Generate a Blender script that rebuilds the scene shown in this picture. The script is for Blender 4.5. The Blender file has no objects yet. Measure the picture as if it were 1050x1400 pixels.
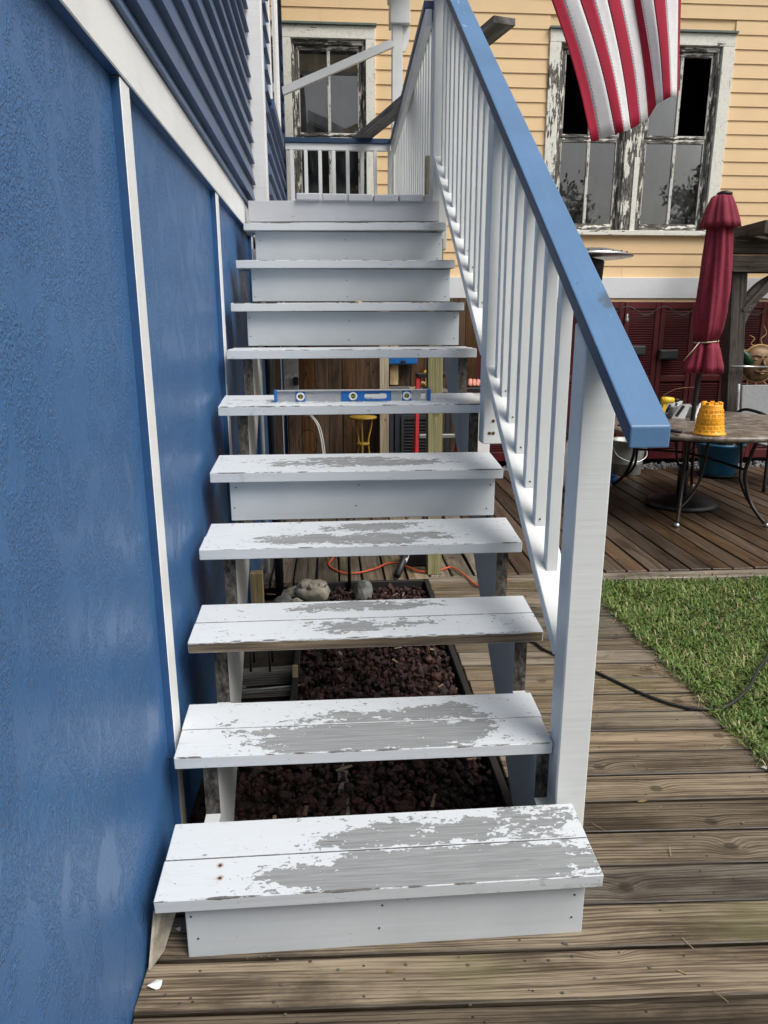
import bpy, math, random
import numpy as np
from mathutils import Vector, Matrix, noise as mnoise
random.seed(7); RNG = np.random.default_rng(7)
SC = bpy.context.scene; COL = SC.collection
R = math.radians

# ------------------------------------------------------------------ camera
def make_camera():
    p, yw, rl, H = 0.25099, 0.07436, -0.00188, 1.5464
    cp, sp, cy, sy = math.cos(p), math.sin(p), math.cos(yw), math.sin(yw)
    fw = Vector((sy*cp, cy*cp, -sp)); rt = Vector((cy, -sy, 0)); up = rt.cross(fw)
    r2 = rt*math.cos(rl)+up*math.sin(rl); u2 = up*math.cos(rl)-rt*math.sin(rl)
    cam = bpy.data.cameras.new('camera'); o = bpy.data.objects.new('camera', cam); COL.objects.link(o)
    cam.sensor_fit = 'HORIZONTAL'; cam.sensor_width = 36; cam.lens = 33.53
    cam.clip_start = .05; cam.clip_end = 600
    m = Matrix((r2, u2, -fw)).transposed().to_4x4(); m.translation = (0, 0, H); o.matrix_world = m
    SC.camera = o
make_camera()
# ------------------------------------------------------------------ sky, sun, exposure
SUN_EL, SUN_AZ = R(52), R(132)         # azimuth measured clockwise from +Y: behind the camera, to its right
w = bpy.data.worlds.new('World'); SC.world = w; w.use_nodes = True
nt = w.node_tree; nt.nodes.clear()
sky = nt.nodes.new('ShaderNodeTexSky'); sky.sky_type = 'NISHITA'; sky.sun_disc = False
sky.sun_elevation = SUN_EL; sky.sun_rotation = SUN_AZ
sky.air_density = 1.3; sky.dust_density = 6; sky.ozone_density = 1
hs = nt.nodes.new('ShaderNodeHueSaturation'); hs.inputs['Saturation'].default_value = .38
bg = nt.nodes.new('ShaderNodeBackground'); bg.inputs['Strength'].default_value = .085
wo = nt.nodes.new('ShaderNodeOutputWorld')
nt.links.new(sky.outputs[0], hs.inputs['Color']); nt.links.new(hs.outputs[0], bg.inputs['Color']); nt.links.new(bg.outputs[0], wo.inputs['Surface'])
sl = bpy.data.lights.new('sun', 'SUN'); sl.energy = 1.5; sl.angle = R(35); sl.color = (1, .97, .92)
so = bpy.data.objects.new('sun', sl); COL.objects.link(so)
sd = Vector((math.sin(SUN_AZ)*math.cos(SUN_EL), math.cos(SUN_AZ)*math.cos(SUN_EL), math.sin(SUN_EL)))
so.rotation_euler = sd.to_track_quat('Z', 'Y').to_euler(); so.location = (4, -6, 9)
SC.view_settings.view_transform = 'Standard'; SC.view_settings.look = 'None'
SC.view_settings.exposure = 0.6; SC.view_settings.gamma = 1; SC.view_settings.use_curve_mapping = False
SC.render.engine = 'CYCLES'; SC.cycles.max_bounces = 6; SC.cycles.transparent_max_bounces = 8

# ------------------------------------------------------------------ node helpers
class NB:
    def __init__(s, name):
        s.m = bpy.data.materials.new(name); s.m.use_nodes = True; s.t = s.m.node_tree; s.t.nodes.clear()
        s.out = s.t.nodes.new('ShaderNodeOutputMaterial')
        s.b = s.t.nodes.new('ShaderNodeBsdfPrincipled'); s.t.links.new(s.b.outputs[0], s.out.inputs['Surface'])
    def put(s, sock, v):
        if v is None: return
        if hasattr(v, 'is_output'): s.t.links.new(v, sock)
        else:
            if sock.type == 'RGBA' and hasattr(v, '__len__') and len(v) == 3: v = (*v, 1)
            sock.default_value = v
    def set(s, **k):
        for a, v in k.items(): s.put(s.b.inputs[a.replace('_', ' ')], v)
        return s
    def oc(s):
        n = s.t.nodes.new('ShaderNodeTexCoord'); return n.outputs['Object']
    def rnd(s):
        n = s.t.nodes.new('ShaderNodeObjectInfo'); return n.outputs['Random']
    def xyz(s, v):
        n = s.t.nodes.new('ShaderNodeSeparateXYZ'); s.put(n.inputs[0], v); return n.outputs
    def vec(s, x=0, y=0, z=0):
        n = s.t.nodes.new('ShaderNodeCombineXYZ')
        for i, q in enumerate((x, y, z)): s.put(n.inputs[i], q)
        return n.outputs[0]
    def mp(s, v, sc=(1, 1, 1), loc=(0, 0, 0), rot=(0, 0, 0)):
        n = s.t.nodes.new('ShaderNodeMapping'); s.put(n.inputs['Vector'], v)
        n.inputs['Scale'].default_value = sc; n.inputs['Location'].default_value = loc; n.inputs['Rotation'].default_value = rot
        return n.outputs[0]
    def nz(s, v, scale=5, detail=4, rough=.55, dist=0, w=None):
        n = s.t.nodes.new('ShaderNodeTexNoise'); n.noise_dimensions = '4D' if w is not None else '3D'
        s.put(n.inputs['Vector'], v); s.put(n.inputs['Scale'], scale); s.put(n.inputs['Detail'], detail)
        s.put(n.inputs['Roughness'], rough); s.put(n.inputs['Distortion'], dist)
        if w is not None: s.put(n.inputs['W'], w)
        return n.outputs['Fac']
    def vo(s, v, scale=5, feature='F1', out='Distance', rand=1, dim='3D'):
        n = s.t.nodes.new('ShaderNodeTexVoronoi'); n.voronoi_dimensions = dim; n.feature = feature
        s.put(n.inputs['Vector'], v); s.put(n.inputs['Scale'], scale); s.put(n.inputs['Randomness'], rand); return n.outputs[out]
    def ma(s, op, a, b=None, c=None, clamp=False):
        n = s.t.nodes.new('ShaderNodeMath'); n.operation = op; n.use_clamp = clamp
        for i, q in enumerate((a, b, c)):
            if q is not None: s.put(n.inputs[i], q)
        return n.outputs[0]
    def ss(s, v, a, b, lo=0, hi=1):
        n = s.t.nodes.new('ShaderNodeMapRange'); n.interpolation_type = 'SMOOTHSTEP'
        s.put(n.inputs[0], v); s.put(n.inputs[1], a); s.put(n.inputs[2], b); s.put(n.inputs[3], lo); s.put(n.inputs[4], hi); return n.outputs[0]
    def mix(s, f, a, b, mode='MIX'):
        n = s.t.nodes.new('ShaderNodeMix'); n.data_type = 'RGBA'; n.blend_type = mode
        s.put(n.inputs[0], f); s.put(n.inputs[6], a); s.put(n.inputs[7], b); return n.outputs[2]
    def ramp(s, f, pts):
        n = s.t.nodes.new('ShaderNodeValToRGB'); s.put(n.inputs[0], f); e = n.color_ramp.elements
        while len(e) > 1: e.remove(e[-1])
        e[0].position = pts[0][0]; e[0].color = (*pts[0][1], 1)
        for p, c in pts[1:]:
            q = e.new(p); q.color = (*c, 1)
        return n.outputs[0]
    def normal(s):
        n = s.t.nodes.new('ShaderNodeNewGeometry'); return n.outputs['Normal']
    def bump(s, h, strength=.3, dist=.01, base=None):
        n = s.t.nodes.new('ShaderNodeBump'); s.put(n.inputs['Height'], h); n.inputs['Strength'].default_value = strength
        n.inputs['Distance'].default_value = dist
        if base is not None: s.put(n.inputs['Normal'], base)
        return n.outputs[0]
    def attr(s, name):
        n = s.t.nodes.new('ShaderNodeAttribute'); n.attribute_name = name; return n.outputs

def plain(name, col, rough=.5, metal=0, var=.12, scale=12, bump=.05, spec=.5):
    n = NB(name); v = n.oc(); f = n.nz(v, scale, 5)
    c = n.mix(n.ss(f, .3, .7), [q*(1-var) for q in col], [min(1, q*(1+var)) for q in col])
    n.set(Base_Color=c, Roughness=rough, Metallic=metal, Specular_IOR_Level=spec, Normal=n.bump(n.nz(v, scale*6, 3), bump, .004)); return n.m

def wood_field(n, v, knots=3.0, grain=75):
    """weathered lumber: x runs along the board; returns grain 0..1, knot core, and board-random"""
    r = n.rnd(); x, y, z = n.xyz(v)[0:3]
    yz = n.ma('ADD', y, n.ma('MULTIPLY', z, .9))
    xs = n.ma('ADD', x, n.ma('MULTIPLY', r, 37.0)); seed = n.ma('MULTIPLY', r, 91.0)
    low = n.nz(n.vec(n.ma('MULTIPLY', xs, 1.1), n.ma('MULTIPLY', yz, 5.0), 0), 1, 2, .5, 0, seed)
    kd = n.vo(n.vec(n.ma('MULTIPLY', xs, .8), n.ma('ADD', yz, n.ma('MULTIPLY', r, 17.0)), 0), knots, dim='2D')
    g = n.ma('POWER', 2.718, n.ma('MULTIPLY', n.ma('MULTIPLY', kd, kd), -95.0))
    F = n.ma('ADD', n.ma('ADD', yz, n.ma('MULTIPLY', low, .05)), n.ma('MULTIPLY', g, n.ma('MULTIPLY', n.ma('FRACT', n.ma('MULTIPLY', r, 5.3)), .06)))
    g1 = n.nz(n.vec(n.ma('MULTIPLY', xs, .8), n.ma('MULTIPLY', F, grain), 0), 1, 4, .6, 0, seed)
    g2 = n.nz(n.vec(n.ma('MULTIPLY', xs, 6), n.ma('MULTIPLY', F, grain*5), 0), 1, 4, .65, 0, seed)
    g3 = n.nz(n.vec(n.ma('MULTIPLY', xs, 2.6), n.ma('MULTIPLY', yz, 38), 7), 1, 6, .68, .3, seed)
    fr = n.ma('FRACT', n.ma('ADD', n.ma('MULTIPLY', F, grain*1.25), n.ma('MULTIPLY', n.nz(n.vec(n.ma('MULTIPLY', xs, .55), n.ma('MULTIPLY', yz, 6), 2), 1, 3, .5, 0, seed), 5.0)))
    ring = n.ma('SUBTRACT', .62, n.ma('MULTIPLY', n.ma('POWER', fr, 2.2), .30))
    gr = n.ma('ADD', n.ma('MULTIPLY', ring, .24), n.ma('MULTIPLY', n.ma('ADD', n.ma('MULTIPLY', g1, .40), n.ma('ADD', n.ma('MULTIPLY', g2, .28), n.ma('MULTIPLY', g3, .32))), .76))
    return gr, n.ss(kd, .058, .03), r, xs, yz, seed

def wood(name, dark, mid, light, rough=.8, tint=.25, green=None, nails=False, knots=3.0, grain=75, bump=.5, wet=None):
    n = NB(name); v = n.oc(); gr, kn, r, xs, yz, seed = wood_field(n, v, knots, grain)
    c = n.ramp(gr, [(.40, dark), (.475, mid), (.535, light), (.62, [q*1.3 for q in light])])
    big = n.nz(n.vec(n.ma('MULTIPLY', xs, 2.2), n.ma('MULTIPLY', yz, 7), 0), 1, 6, .65, .2, seed)
    c = n.mix(n.ss(big, .48, .68, 0, .68), c, dark, 'MIX')
    if green: c = n.mix(n.ss(n.nz(v, 1.7, 4, .6, 0, seed), .52, .7, 0, .55), c, green)
    c = n.mix(n.ma('MULTIPLY', kn, .6), c, [q*.8 for q in dark])
    lines = n.nz(n.vec(n.ma('MULTIPLY', xs, 1.6), n.ma('MULTIPLY', yz, 130), 3), 1, 2, .5, 0, seed)
    c = n.mix(n.ss(lines, .68, .74, 0, .8), c, [q*.35 for q in dark])
    c = n.mix(n.ss(n.ma('ADD', n.ma('ABSOLUTE', n.xyz(v)[1]), n.ma('MULTIPLY', n.ma('SUBTRACT', big, .5), .012)), .0585, .069, 0, .72 if nails else 0), c, [q*.3 for q in dark])
    if nails:
        cx = n.ma('SUBTRACT', n.ma('FRACT', n.ma('MULTIPLY', n.ma('ADD', n.xyz(v)[0], n.ma('MULTIPLY', r, .4)), 2.46)), .5)
        cx = n.ma('MULTIPLY', cx, .406); cyy = n.ma('SUBTRACT', n.ma('ABSOLUTE', n.xyz(v)[1]), .042)
        d = n.ma('SQRT', n.ma('ADD', n.ma('MULTIPLY', cx, cx), n.ma('MULTIPLY', n.ma('MULTIPLY', cyy, cyy), 1.6)))
        c = n.mix(n.ss(d, .005, .003, 0, .85), c, (.012, .009, .007))
    hsv = n.t.nodes.new('ShaderNodeHueSaturation'); n.put(hsv.inputs['Color'], c)
    n.put(hsv.inputs['Value'], n.ss(r, 0, 1, 1-tint, 1+tint)); n.put(hsv.inputs['Saturation'], n.ss(n.ma('FRACT', n.ma('MULTIPLY', r, 7.7)), 0, 1, .75, 1.15))
    h = n.ma('SUBTRACT', n.ma('ADD', gr, n.ma('MULTIPLY', lines, -.3)), n.ma('MULTIPLY', kn, .15))
    rg = rough if wet is None else n.ss(big, .35, .6, rough, wet)
    n.set(Base_Color=hsv.outputs[0], Roughness=rg, Specular_IOR_Level=.35, Normal=n.bump(h, bump, .006)); return n.m

def paint(name, col, rough=.45, speck=.35, dirt=(.35, .34, .32), grainx=True, bump=.25, bare=None, barethr=.8, var=.05):
    """painted lumber, x along the board: faint grain, chips and grime"""
    n = NB(name); v = n.oc(); r = n.rnd(); seed = n.ma('MULTIPLY', r, 61.0)
    vs = n.mp(v, (1.5, 45, 45) if grainx else (45, 45, 1.5))
    g = n.nz(vs, 1, 4, .6, 0, seed); big = n.nz(v, 3.5, 5, .6, 0, seed)
    c = n.mix(n.ss(big, .3, .7), [q*(1-var) for q in col], [min(1, q*(1+var)) for q in col])
    c = n.mix(n.ss(g, .58, .8, 0, .22), c, [q*.6 for q in col])
    sp = n.nz(n.mp(v, (70, 130, 110)), 1, 2, .5, .6, seed)
    c = n.mix(n.ss(n.ma('ADD', sp, n.ma('MULTIPLY', big, .18)), .79+.1*(1-speck), .84+.1*(1-speck), 0, .9), c, dirt)
    h = g
    if bare:
        bm = n.ss(n.nz(n.mp(v, (9, 40, 30) if grainx else (40, 40, 9)), 1, 8, .68, 0, seed), barethr-.02, barethr+.01)
        c = n.mix(bm, c, bare); h = n.ma('SUBTRACT', g, n.ma('MULTIPLY', bm, .6))
    n.set(Base_Color=c, Roughness=rough, Normal=n.bump(h, bump, .003)); return n.m

def tread_mat(name, patches, edge=.0, bare_front=False, white=(.63, .665, .695), chips=.5, rust=()):
    """white floor paint flaking to grey primer; object space: x across, y back from the nosing, z up"""
    n = NB(name); v = n.oc(); X, Y, Z = n.xyz(v)[0:3]; seed = random.random()*50
    n1 = n.nz(n.mp(v, (6.5, 17, 10)), 1, 9, .66, .3, seed)
    n2 = n.nz(n.mp(v, (30, 58, 40)), 1, 5, .62, .5, seed+3)
    n3 = n.nz(n.mp(v, (85, 130, 90)), 1, 4, .6, .4, seed+31)
    top = n.ss(n.xyz(n.normal())[2], .6, .8)
    m = None
    for (cx, cy, rx, ry, k) in patches:
        a = n.ma('POWER', n.ma('ABSOLUTE', n.ma('DIVIDE', n.ma('SUBTRACT', X, cx), rx)), 2.4)
        b = n.ma('POWER', n.ma('ABSOLUTE', n.ma('DIVIDE', n.ma('SUBTRACT', Y, cy), ry)), 2.2)
        e = n.ma('MULTIPLY', n.ma('SUBTRACT', 1.0, n.ma('ADD', a, b)), k)
        e = n.ma('MAXIMUM', e, -.9)
        m = e if m is None else n.ma('MAXIMUM', m, e)
    if m is None: m = -.5
    fld = n.ma('ADD', n.ma('MULTIPLY', m, .34), n.ma('ADD', n.ma('MULTIPLY', n.ma('SUBTRACT', n1, .5), 1.7), n.ma('ADD', n.ma('MULTIPLY', n.ma('SUBTRACT', n2, .5), 1.15), n.ma('MULTIPLY', n.ma('SUBTRACT', n3, .5), .7))))
    mk = n.ma('MULTIPLY', n.ss(fld, .045, .075), top)
    chipn = n.nz(n.mp(v, (48, 85, 60)), 1, 3, .55, .8, seed+9); clus = n.nz(v, 6, 2, .5, 0, seed+4)
    ch = n.ss(n.ma('ADD', chipn, n.ma('MULTIPLY', n.ma('SUBTRACT', clus, .5), .4)), .72-.055*chips, .735-.055*chips)
    mk2 = n.ma('MAXIMUM', mk, n.ma('MULTIPLY', ch, n.ma('ADD', .35, n.ma('MULTIPLY', top, .65))))
    dirt = n.nz(n.mp(v, (3, 9, 6)), 1, 6, .6, 0, seed+6)
    wht = n.mix(n.ss(dirt, .52, .75, 0, .35), white, (.56, .56, .54))
    streak = n.nz(n.mp(v, (60, 8, 8)), 1, 3, .6, 0, seed+2)
    gry = n.mix(n.ss(n.nz(n.mp(v, (5, 130, 20)), 1, 5, .65), .32, .68), (.215, .225, .23), (.31, .32, .322))
    gry = n.mix(n.ss(n.nz(n.mp(v, (6, 170, 20)), 1, 2, .5, 0, seed+8), .66, .72, 0, .7), gry, (.10, .09, .08))
    c = n.mix(mk2, wht, gry)
    # worn nosing: bare dark wood along the front edge
    e1 = n.nz(n.mp(v, (9, 25, 25)), 1, 6, .65, 0, seed+12)
    ed = n.ma('SUBTRACT', n.ma('ADD', n.ma('ABSOLUTE', Y), n.ma('ABSOLUTE', n.ma('MULTIPLY', Z, 1.0))), n.ma('MULTIPLY', n.ma('SUBTRACT', e1, .5),   .016+.03*edge))
    nose = n.ss(ed, .0022+.002*edge, .0008+.0015*edge)
    c = n.mix(nose, c, n.mix(streak, (.05, .046, .042), (.19, .18, .165)))
    sm_ = n.ma('MULTIPLY', n.ss(n.ma('ABSOLUTE', n.ma('SUBTRACT', Y, .1267)), .0036, .0016), n.ss(n2, .30, .5, .35, 1))
    c = n.mix(n.ma('MULTIPLY', sm_, (0.0 if len(patches) == 1 and patches[0][2] == .36 else .9)), c, (.05, .047, .043))
    grime = n.ma('MULTIPLY', n.ss(n.nz(n.mp(v, (9, 26, 12)), 1, 6, .7, 0, seed+15), .56, .72), .3)
    c = n.mix(grime, c, (.30, .29, .265))
    front = n.ss(n.xyz(n.normal())[1], -.7, -.85)
    if bare_front:
        fr = n.ma('MULTIPLY', front, n.ss(n.ma('ADD', Z, n.ma('MULTIPLY', n.ma('SUBTRACT', e1, .5), .03)), -.004, -.007))
        fw_ = n.ramp(n.nz(n.mp(v, (3, 90, 90)), 1, 4, .6), [(.35, (.05, .04, .03)), (.55, (.17, .125, .08)), (.7, (.3, .24, .16))])
        c = n.mix(fr, c, fw_)
    for (rx_, ry_) in rust:
        dx = n.ma('SUBTRACT', X, rx_); dy = n.ma('SUBTRACT', Y, ry_)
        d = n.ma('ADD', n.ma('SQRT', n.ma('ADD', n.ma('MULTIPLY', dx, dx), n.ma('MULTIPLY', dy, dy))), n.ma('MULTIPLY', n.ma('SUBTRACT', n2, .5), .012))
        c = n.mix(n.ss(d, .012, .004, 0, .7), c, (.34, .15, .05)); c = n.mix(n.ss(d, .0042, .003), c, (.03, .02, .015))
    fib = n.nz(n.mp(v, (2, 70, 60)), 1, 4, .6, 0, seed)
    h = n.ma('SUBTRACT', n.ma('MULTIPLY', fib, .5), n.ma('MULTIPLY', mk2, .55))
    n.set(Base_Color=c, Roughness=n.ss(mk2, 0, 1, .42, .7), Normal=n.bump(h, .7, .003)); return n.m

def peeling(name, axis='z', keep=.5, pc=(.80, .79, .72)):
    """old window joinery: chalky paint crazing off grey timber"""
    n = NB(name); v = n.oc(); sc = (38, 38, 7) if axis == 'z' else (7, 38, 38)
    g = n.nz(n.mp(v, sc), 1, 5, .65); big = n.nz(v, 2.6, 5, .65)
    wd = n.ramp(n.nz(n.mp(v, [q*2.2 for q in sc]), 1, 5, .65), [(.34, (.018, .017, .016)), (.5, (.10, .094, .086)), (.68, (.26, .25, .23))])
    f = n.ma('ADD', n.ma('MULTIPLY', g, .75), n.ma('MULTIPLY', big, .7))
    mk = n.ss(f, .725+(.5-keep)*.5-.012, .725+(.5-keep)*.5+.012)
    pt = n.mix(n.ss(n.nz(v, 30, 4), .45, .75, 0, .6), pc, [q*.7 for q in pc])
    pt = n.mix(n.ss(n.nz(v, 1.3, 3), .58, .72, 0, .4), pt, (.36, .5, .42))
    n.set(Base_Color=n.mix(mk, wd, pt), Roughness=.85, Normal=n.bump(n.ma('ADD', n.ma('MULTIPLY', mk, .6), g), .6, .006)); return n.m

# ------------------------------------------------------------------ materials
W_TREADS = None
M_RISER = paint('riser_paint', (.56, .60, .63), .5, .7, (.10, .10, .10), True, .3, bare=(.2, .2, .2), barethr=.735)
M_WHITE = paint('rail_white_paint', (.70, .725, .72), .40, .36, (.3, .27, .22), True, .4)
M_WHITE_TRIM = paint('trim_white_paint', (.82, .83, .83), .45, .1, (.35, .35, .33), True, .6)
M_STRING = paint('stringer_paint', (.60, .63, .64), .5, .3, (.12, .12, .11), True, .35)
def mat_raw():
    n = NB('raw_stringer_cut'); v = n.oc()
    c = n.ramp(n.nz(n.mp(v, (60, 40, 26)), 1, 7, .72, .4), [(.36, (.012, .011, .01)), (.48, (.06, .054, .046)), (.62, (.15, .138, .12)), (.74, (.3, .29, .27))])
    n.set(Base_Color=c, Roughness=.95, Normal=n.bump(n.nz(n.mp(v, (90, 90, 60)), 1, 5, .7), .8, .006)); return n.m
M_RAW = mat_raw()
M_BEIGE = plain('bare_primed_trim', (.5, .45, .33), .7, 0, .15)
M_RAIL_BLUE = paint('handrail_blue_paint', (.098, .205, .375), .36, .5, (.04, .07, .13), True, .4, var=.08)
M_RAIL_SHADED = paint('handrail_shaded_blue', (.022, .05, .11), .4, .2, (.01, .02, .04), True, .2)  # rail blue darkened to navy: shade put into the colour of the caps
M_LAND_GREY = paint('landing_grey_paint', (.49, .51, .55), .5, .7, (.12, .12, .12), True, .5, bare=(.16, .16, .16), barethr=.72)
M_DECK = wood('weathered_deck_wood', (.024, .017, .011), (.09, .067, .046), (.225, .184, .134), .62, .40, (.11, .11, .05), True, bump=.6, wet=.36, knots=2.6)
M_PATIO = wood('stained_patio_wood', (.02, .011, .006), (.048, .029, .017), (.10, .065, .04), .55, .36, (.05, .045, .022), True, bump=.4, wet=.42)
M_GREYWOOD = wood('silver_grey_wood', (.03, .028, .025), (.1, .095, .085), (.22, .21, .19), .85, .15)
M_DARKWOOD = wood('dark_pergola_wood', (.018, .014, .011), (.05, .041, .034), (.11, .092, .078), .8, .15)
M_GREENWOOD = wood('treated_green_wood', (.11, .102, .045), (.21, .197, .10), (.29, .275, .16), .8, .1, knots=2)
M_NEWWOOD = wood('new_stud_wood', (.2, .14, .07), (.38, .29, .17), (.5, .41, .27), .8, .1)
M_FENCE = wood('brown_stained_fence', (.02, .009, .004), (.075, .037, .015), (.14, .073, .03), .8, .2)
M_YELLOW = paint('yellow_siding_paint', (.79, .565, .315), .6, .03, (.4, .28, .14), True, .12, var=.03)
M_SKIRT = paint('skirt_white_paint', (.74, .77, .8), .55, .12, (.4, .42, .45), True, .2)
M_PEEL_V = peeling('peeling_casing_upright', 'z', .56)
M_PEEL_KEEP = peeling('chalky_casing_paint', 'z', .78)
M_PEEL_H = peeling('peeling_casing_level', 'x', .72)
M_SASH = peeling('bare_grey_sash', 'z', .42)
M_SASH_H = peeling('bare_grey_sash_rail', 'x', .42)
M_MUNTIN = peeling('muntin_flaking_paint', 'z', .62, (.62, .62, .58))
M_RED = plain('red_shutter_paint', (.095, .008, .012), .45, 0, .25, 5)
M_CANVAS = plain('maroon_canvas', (.215, .016, .042), .85, 0, .12, 30, .12)
M_BLACK = plain('black_metal', (.012, .012, .013), .45, 0, .2)
M_BRONZE = plain('brown_black_metal', (.03, .023, .02), .4, .4, .3)
M_RUBBER = plain('black_rubber', (.015, .015, .016), .5, 0, .2)
M_STEEL = plain('brushed_steel', (.55, .56, .57), .3, .9, .1, 20)
M_ALU = plain('level_aluminium', (.56, .58, .6), .38, .55, .06, 40, .03)
M_BLUEPL = plain('blue_plastic', (.02, .15, .48), .35, 0, .08)
M_WHITEPL = plain('white_plastic', (.78, .78, .78), .35, 0, .05)
M_VIAL = plain('yellow_vial', (.55, .58, .08), .15)
M_ORANGE = plain('orange_sand_plastic', (.95, .43, .03), .4, 0, .05)
M_CORD = plain('orange_cord_rubber', (.55, .085, .025), .5, 0, .1)
M_YELLOWPL = plain('yellow_tool_plastic', (.75, .5, .03), .4, 0, .1)
M_BISTRO = plain('mustard_metal', (.42, .27, .035), .5, .1, .2)
M_LADDER = plain('red_fibreglass', (.42, .015, .02), .4, 0, .1)
M_TUB = plain('teal_blue_plastic', (.008, .10, .2), .4, 0, .15)
M_GALV = plain('galvanised_steel', (.33, .36, .34), .5, .5, .25, 8)
M_GREYPL = plain('grey_plastic', (.38, .39, .4), .5, 0, .1)
M_GREYFAB = plain('grey_sling_fabric', (.27, .28, .29), .75, 0, .1, 60, .1)
M_DARKBLUE = plain('dark_slate_paint', (.03, .038, .055), .5, 0, .15)
M_SUN = plain('bronze_sun_metal', (.21, .13, .065), .42, .35, .35, 10)
M_SUNRAY = plain('gold_ray_metal', (.5, .33, .14), .45, .4, .2)
M_BROWNDOOR = wood('dark_brown_door', (.02, .012, .009), (.05, .032, .025), (.09, .06, .045), .6, .1)
M_SHELL = plain('shell_white', (.36, .33, .27), .7, 0, .3, 25, .3)
M_STONE = plain('grey_stone', (.17, .175, .165), .85, 0, .35, 18, .4)
M_PINK = plain('pink_cloth', (.62, .28, .21), .8, 0, .25, 30, .3)
M_DARKROOM = plain('dark_interior', (.018, .017, .017), .9)
M_ROOF = plain('grey_shingle', (.11, .11, .12), .9, 0, .25, 6, .4)
M_NBR = paint('neighbour_siding_paint', (.42, .44, .42), .6, .05)
M_NBRDK = paint('neighbour_dark_siding', (.07, .075, .085), .6, .05)
M_CHIP = plain('paint_chip', (.75, .76, .76), .6)
M_SOIL = plain('dark_soil', (.035, .026, .018), .95, 0, .4, 14, .5)
M_EDGING = plain('black_edging', (.014, .013, .013), .6)
M_GREEN = plain('dark_green_glass', (.008, .04, .018), .25)
M_SLATE = plain('slate_floodlight', (.035, .043, .043), .4)
M_BLUECASE = plain('blue_tool_case', (.01, .13, .4), .4)

def mat_wall():
    n = NB('blue_embossed_wall'); v = n.oc()
    patch = n.ss(n.nz(n.mp(v, (4, 8, 5.2)), 1, 4, .62, .9), .42, .53, .12, 1)
    bmp = n.nz(n.mp(v, (90, 105, 90)), 1, 1.5, .5, 1.4)
    fine = n.nz(n.mp(v, (260, 260, 220)), 1, 2, .5)
    h = n.ma('ADD', n.ma('MULTIPLY', n.ma('MULTIPLY', n.ss(bmp, .36, .66), patch), 1.0), n.ma('MULTIPLY', fine, .06))
    c = n.mix(n.ss(n.nz(v, 2.2, 4, .55), .35, .68), (.047, .132, .305), (.06, .156, .345))
    c = n.mix(n.ss(n.nz(v, 170, 2, .5), .80, .82, 0, .6), c, (.5, .55, .6))
    n.set(Base_Color=c, Roughness=.33, Specular_IOR_Level=.4, Normal=n.bump(h, .6, .0036)); return n.m
M_WALL = mat_wall()
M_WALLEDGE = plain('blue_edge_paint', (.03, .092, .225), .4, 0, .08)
M_CLAP = paint('blue_clapboard_paint', (.068, .11, .205), .42, .15, (.03, .045, .08), True, .3, var=.1)

def mat_glass():
    n = NB('old_window_glass'); t = n.t
    gl = t.nodes.new('ShaderNodeBsdfGlossy'); gl.inputs['Roughness'].default_value = .015; gl.inputs['Color'].default_value = (1, 1, 1, 1)
    n.put(gl.inputs['Normal'], n.bump(n.nz(n.oc(), 2.2, 1, .4), .03, .03))
    tr = t.nodes.new('ShaderNodeBsdfTransparent'); tr.inputs['Color'].default_value = (.8, .82, .82, 1)
    fr = t.nodes.new('ShaderNodeFresnel'); fr.inputs['IOR'].default_value = 2.05
    mx = t.nodes.new('ShaderNodeMixShader'); t.links.new(fr.outputs[0], mx.inputs[0]); t.links.new(tr.outputs[0], mx.inputs[1]); t.links.new(gl.outputs[0], mx.inputs[2])
    df = t.nodes.new('ShaderNodeBsdfDiffuse'); df.inputs['Color'].default_value = (.42, .43, .43, 1)
    v = n.oc(); m2 = t.nodes.new('ShaderNodeMixShader'); n.put(m2.inputs[0], n.ma('MULTIPLY', n.ss(n.nz(n.mp(v, (5, 5, 2.2)), 1, 5, .6, .5), .38, .7), .12))
    t.links.new(mx.outputs[0], m2.inputs[1]); t.links.new(df.outputs[0], m2.inputs[2])
    t.links.new(m2.outputs[0], n.out.inputs['Surface']); t.nodes.remove(n.b); return n.m
M_GLASS = mat_glass()

def mat_grass():
    n = NB('grass_blades'); a = n.attr('tint'); f = a['Fac']
    c = n.ramp(f, [(0, (.038, .07, .012)), (.4, (.09, .152, .03)), (.75, (.165, .238, .058)), (.88, (.235, .295, .105)), (1, (.33, .27, .15))])
    n.set(Base_Color=c, Roughness=.55, Specular_IOR_Level=.35)
    n.put(n.b.inputs['Subsurface Weight'], 0); return n.m
M_GRASS = mat_grass()
def mat_lava():
    n = NB('lava_rock'); v = n.oc(); a = n.attr('tint')
    c = n.ramp(a['Fac'], [(0, (.009, .0028, .0023)), (.5, (.030, .0085, .0065)), (.9, (.056, .0165, .012)), (1, (.10, .045, .035))])
    c = n.mix(n.ss(n.nz(v, 160, 3), .55, .7, 0, .7), c, (.012, .006, .006))
    n.set(Base_Color=c, Roughness=.62, Normal=n.bump(n.nz(v, 140, 4, .7), .8, .006)); return n.m
M_LAVA = mat_lava()
def mat_mosaic():
    n = NB('stone_table_top'); v = n.oc()
    c = n.ramp(n.nz(v, 9, 6, .65), [(.35, (.06, .045, .035)), (.5, (.15, .12, .095)), (.68, (.33, .29, .25))])
    c = n.mix(n.ss(n.nz(v, 45, 3), .6, .7, 0, .6), c, (.42, .39, .35))
    n.set(Base_Color=c, Roughness=.35, Normal=n.bump(n.nz(v, 60, 4), .2, .004)); return n.m
M_MOSAIC = mat_mosaic()
def mat_leaf():
    n = NB('tree_leaves'); a = n.attr('tint'); n.set(Base_Color=n.mix(a['Fac'], (.022, .045, .012), (.07, .11, .03)), Roughness=.6); return n.m
M_LEAF = mat_leaf()
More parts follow.
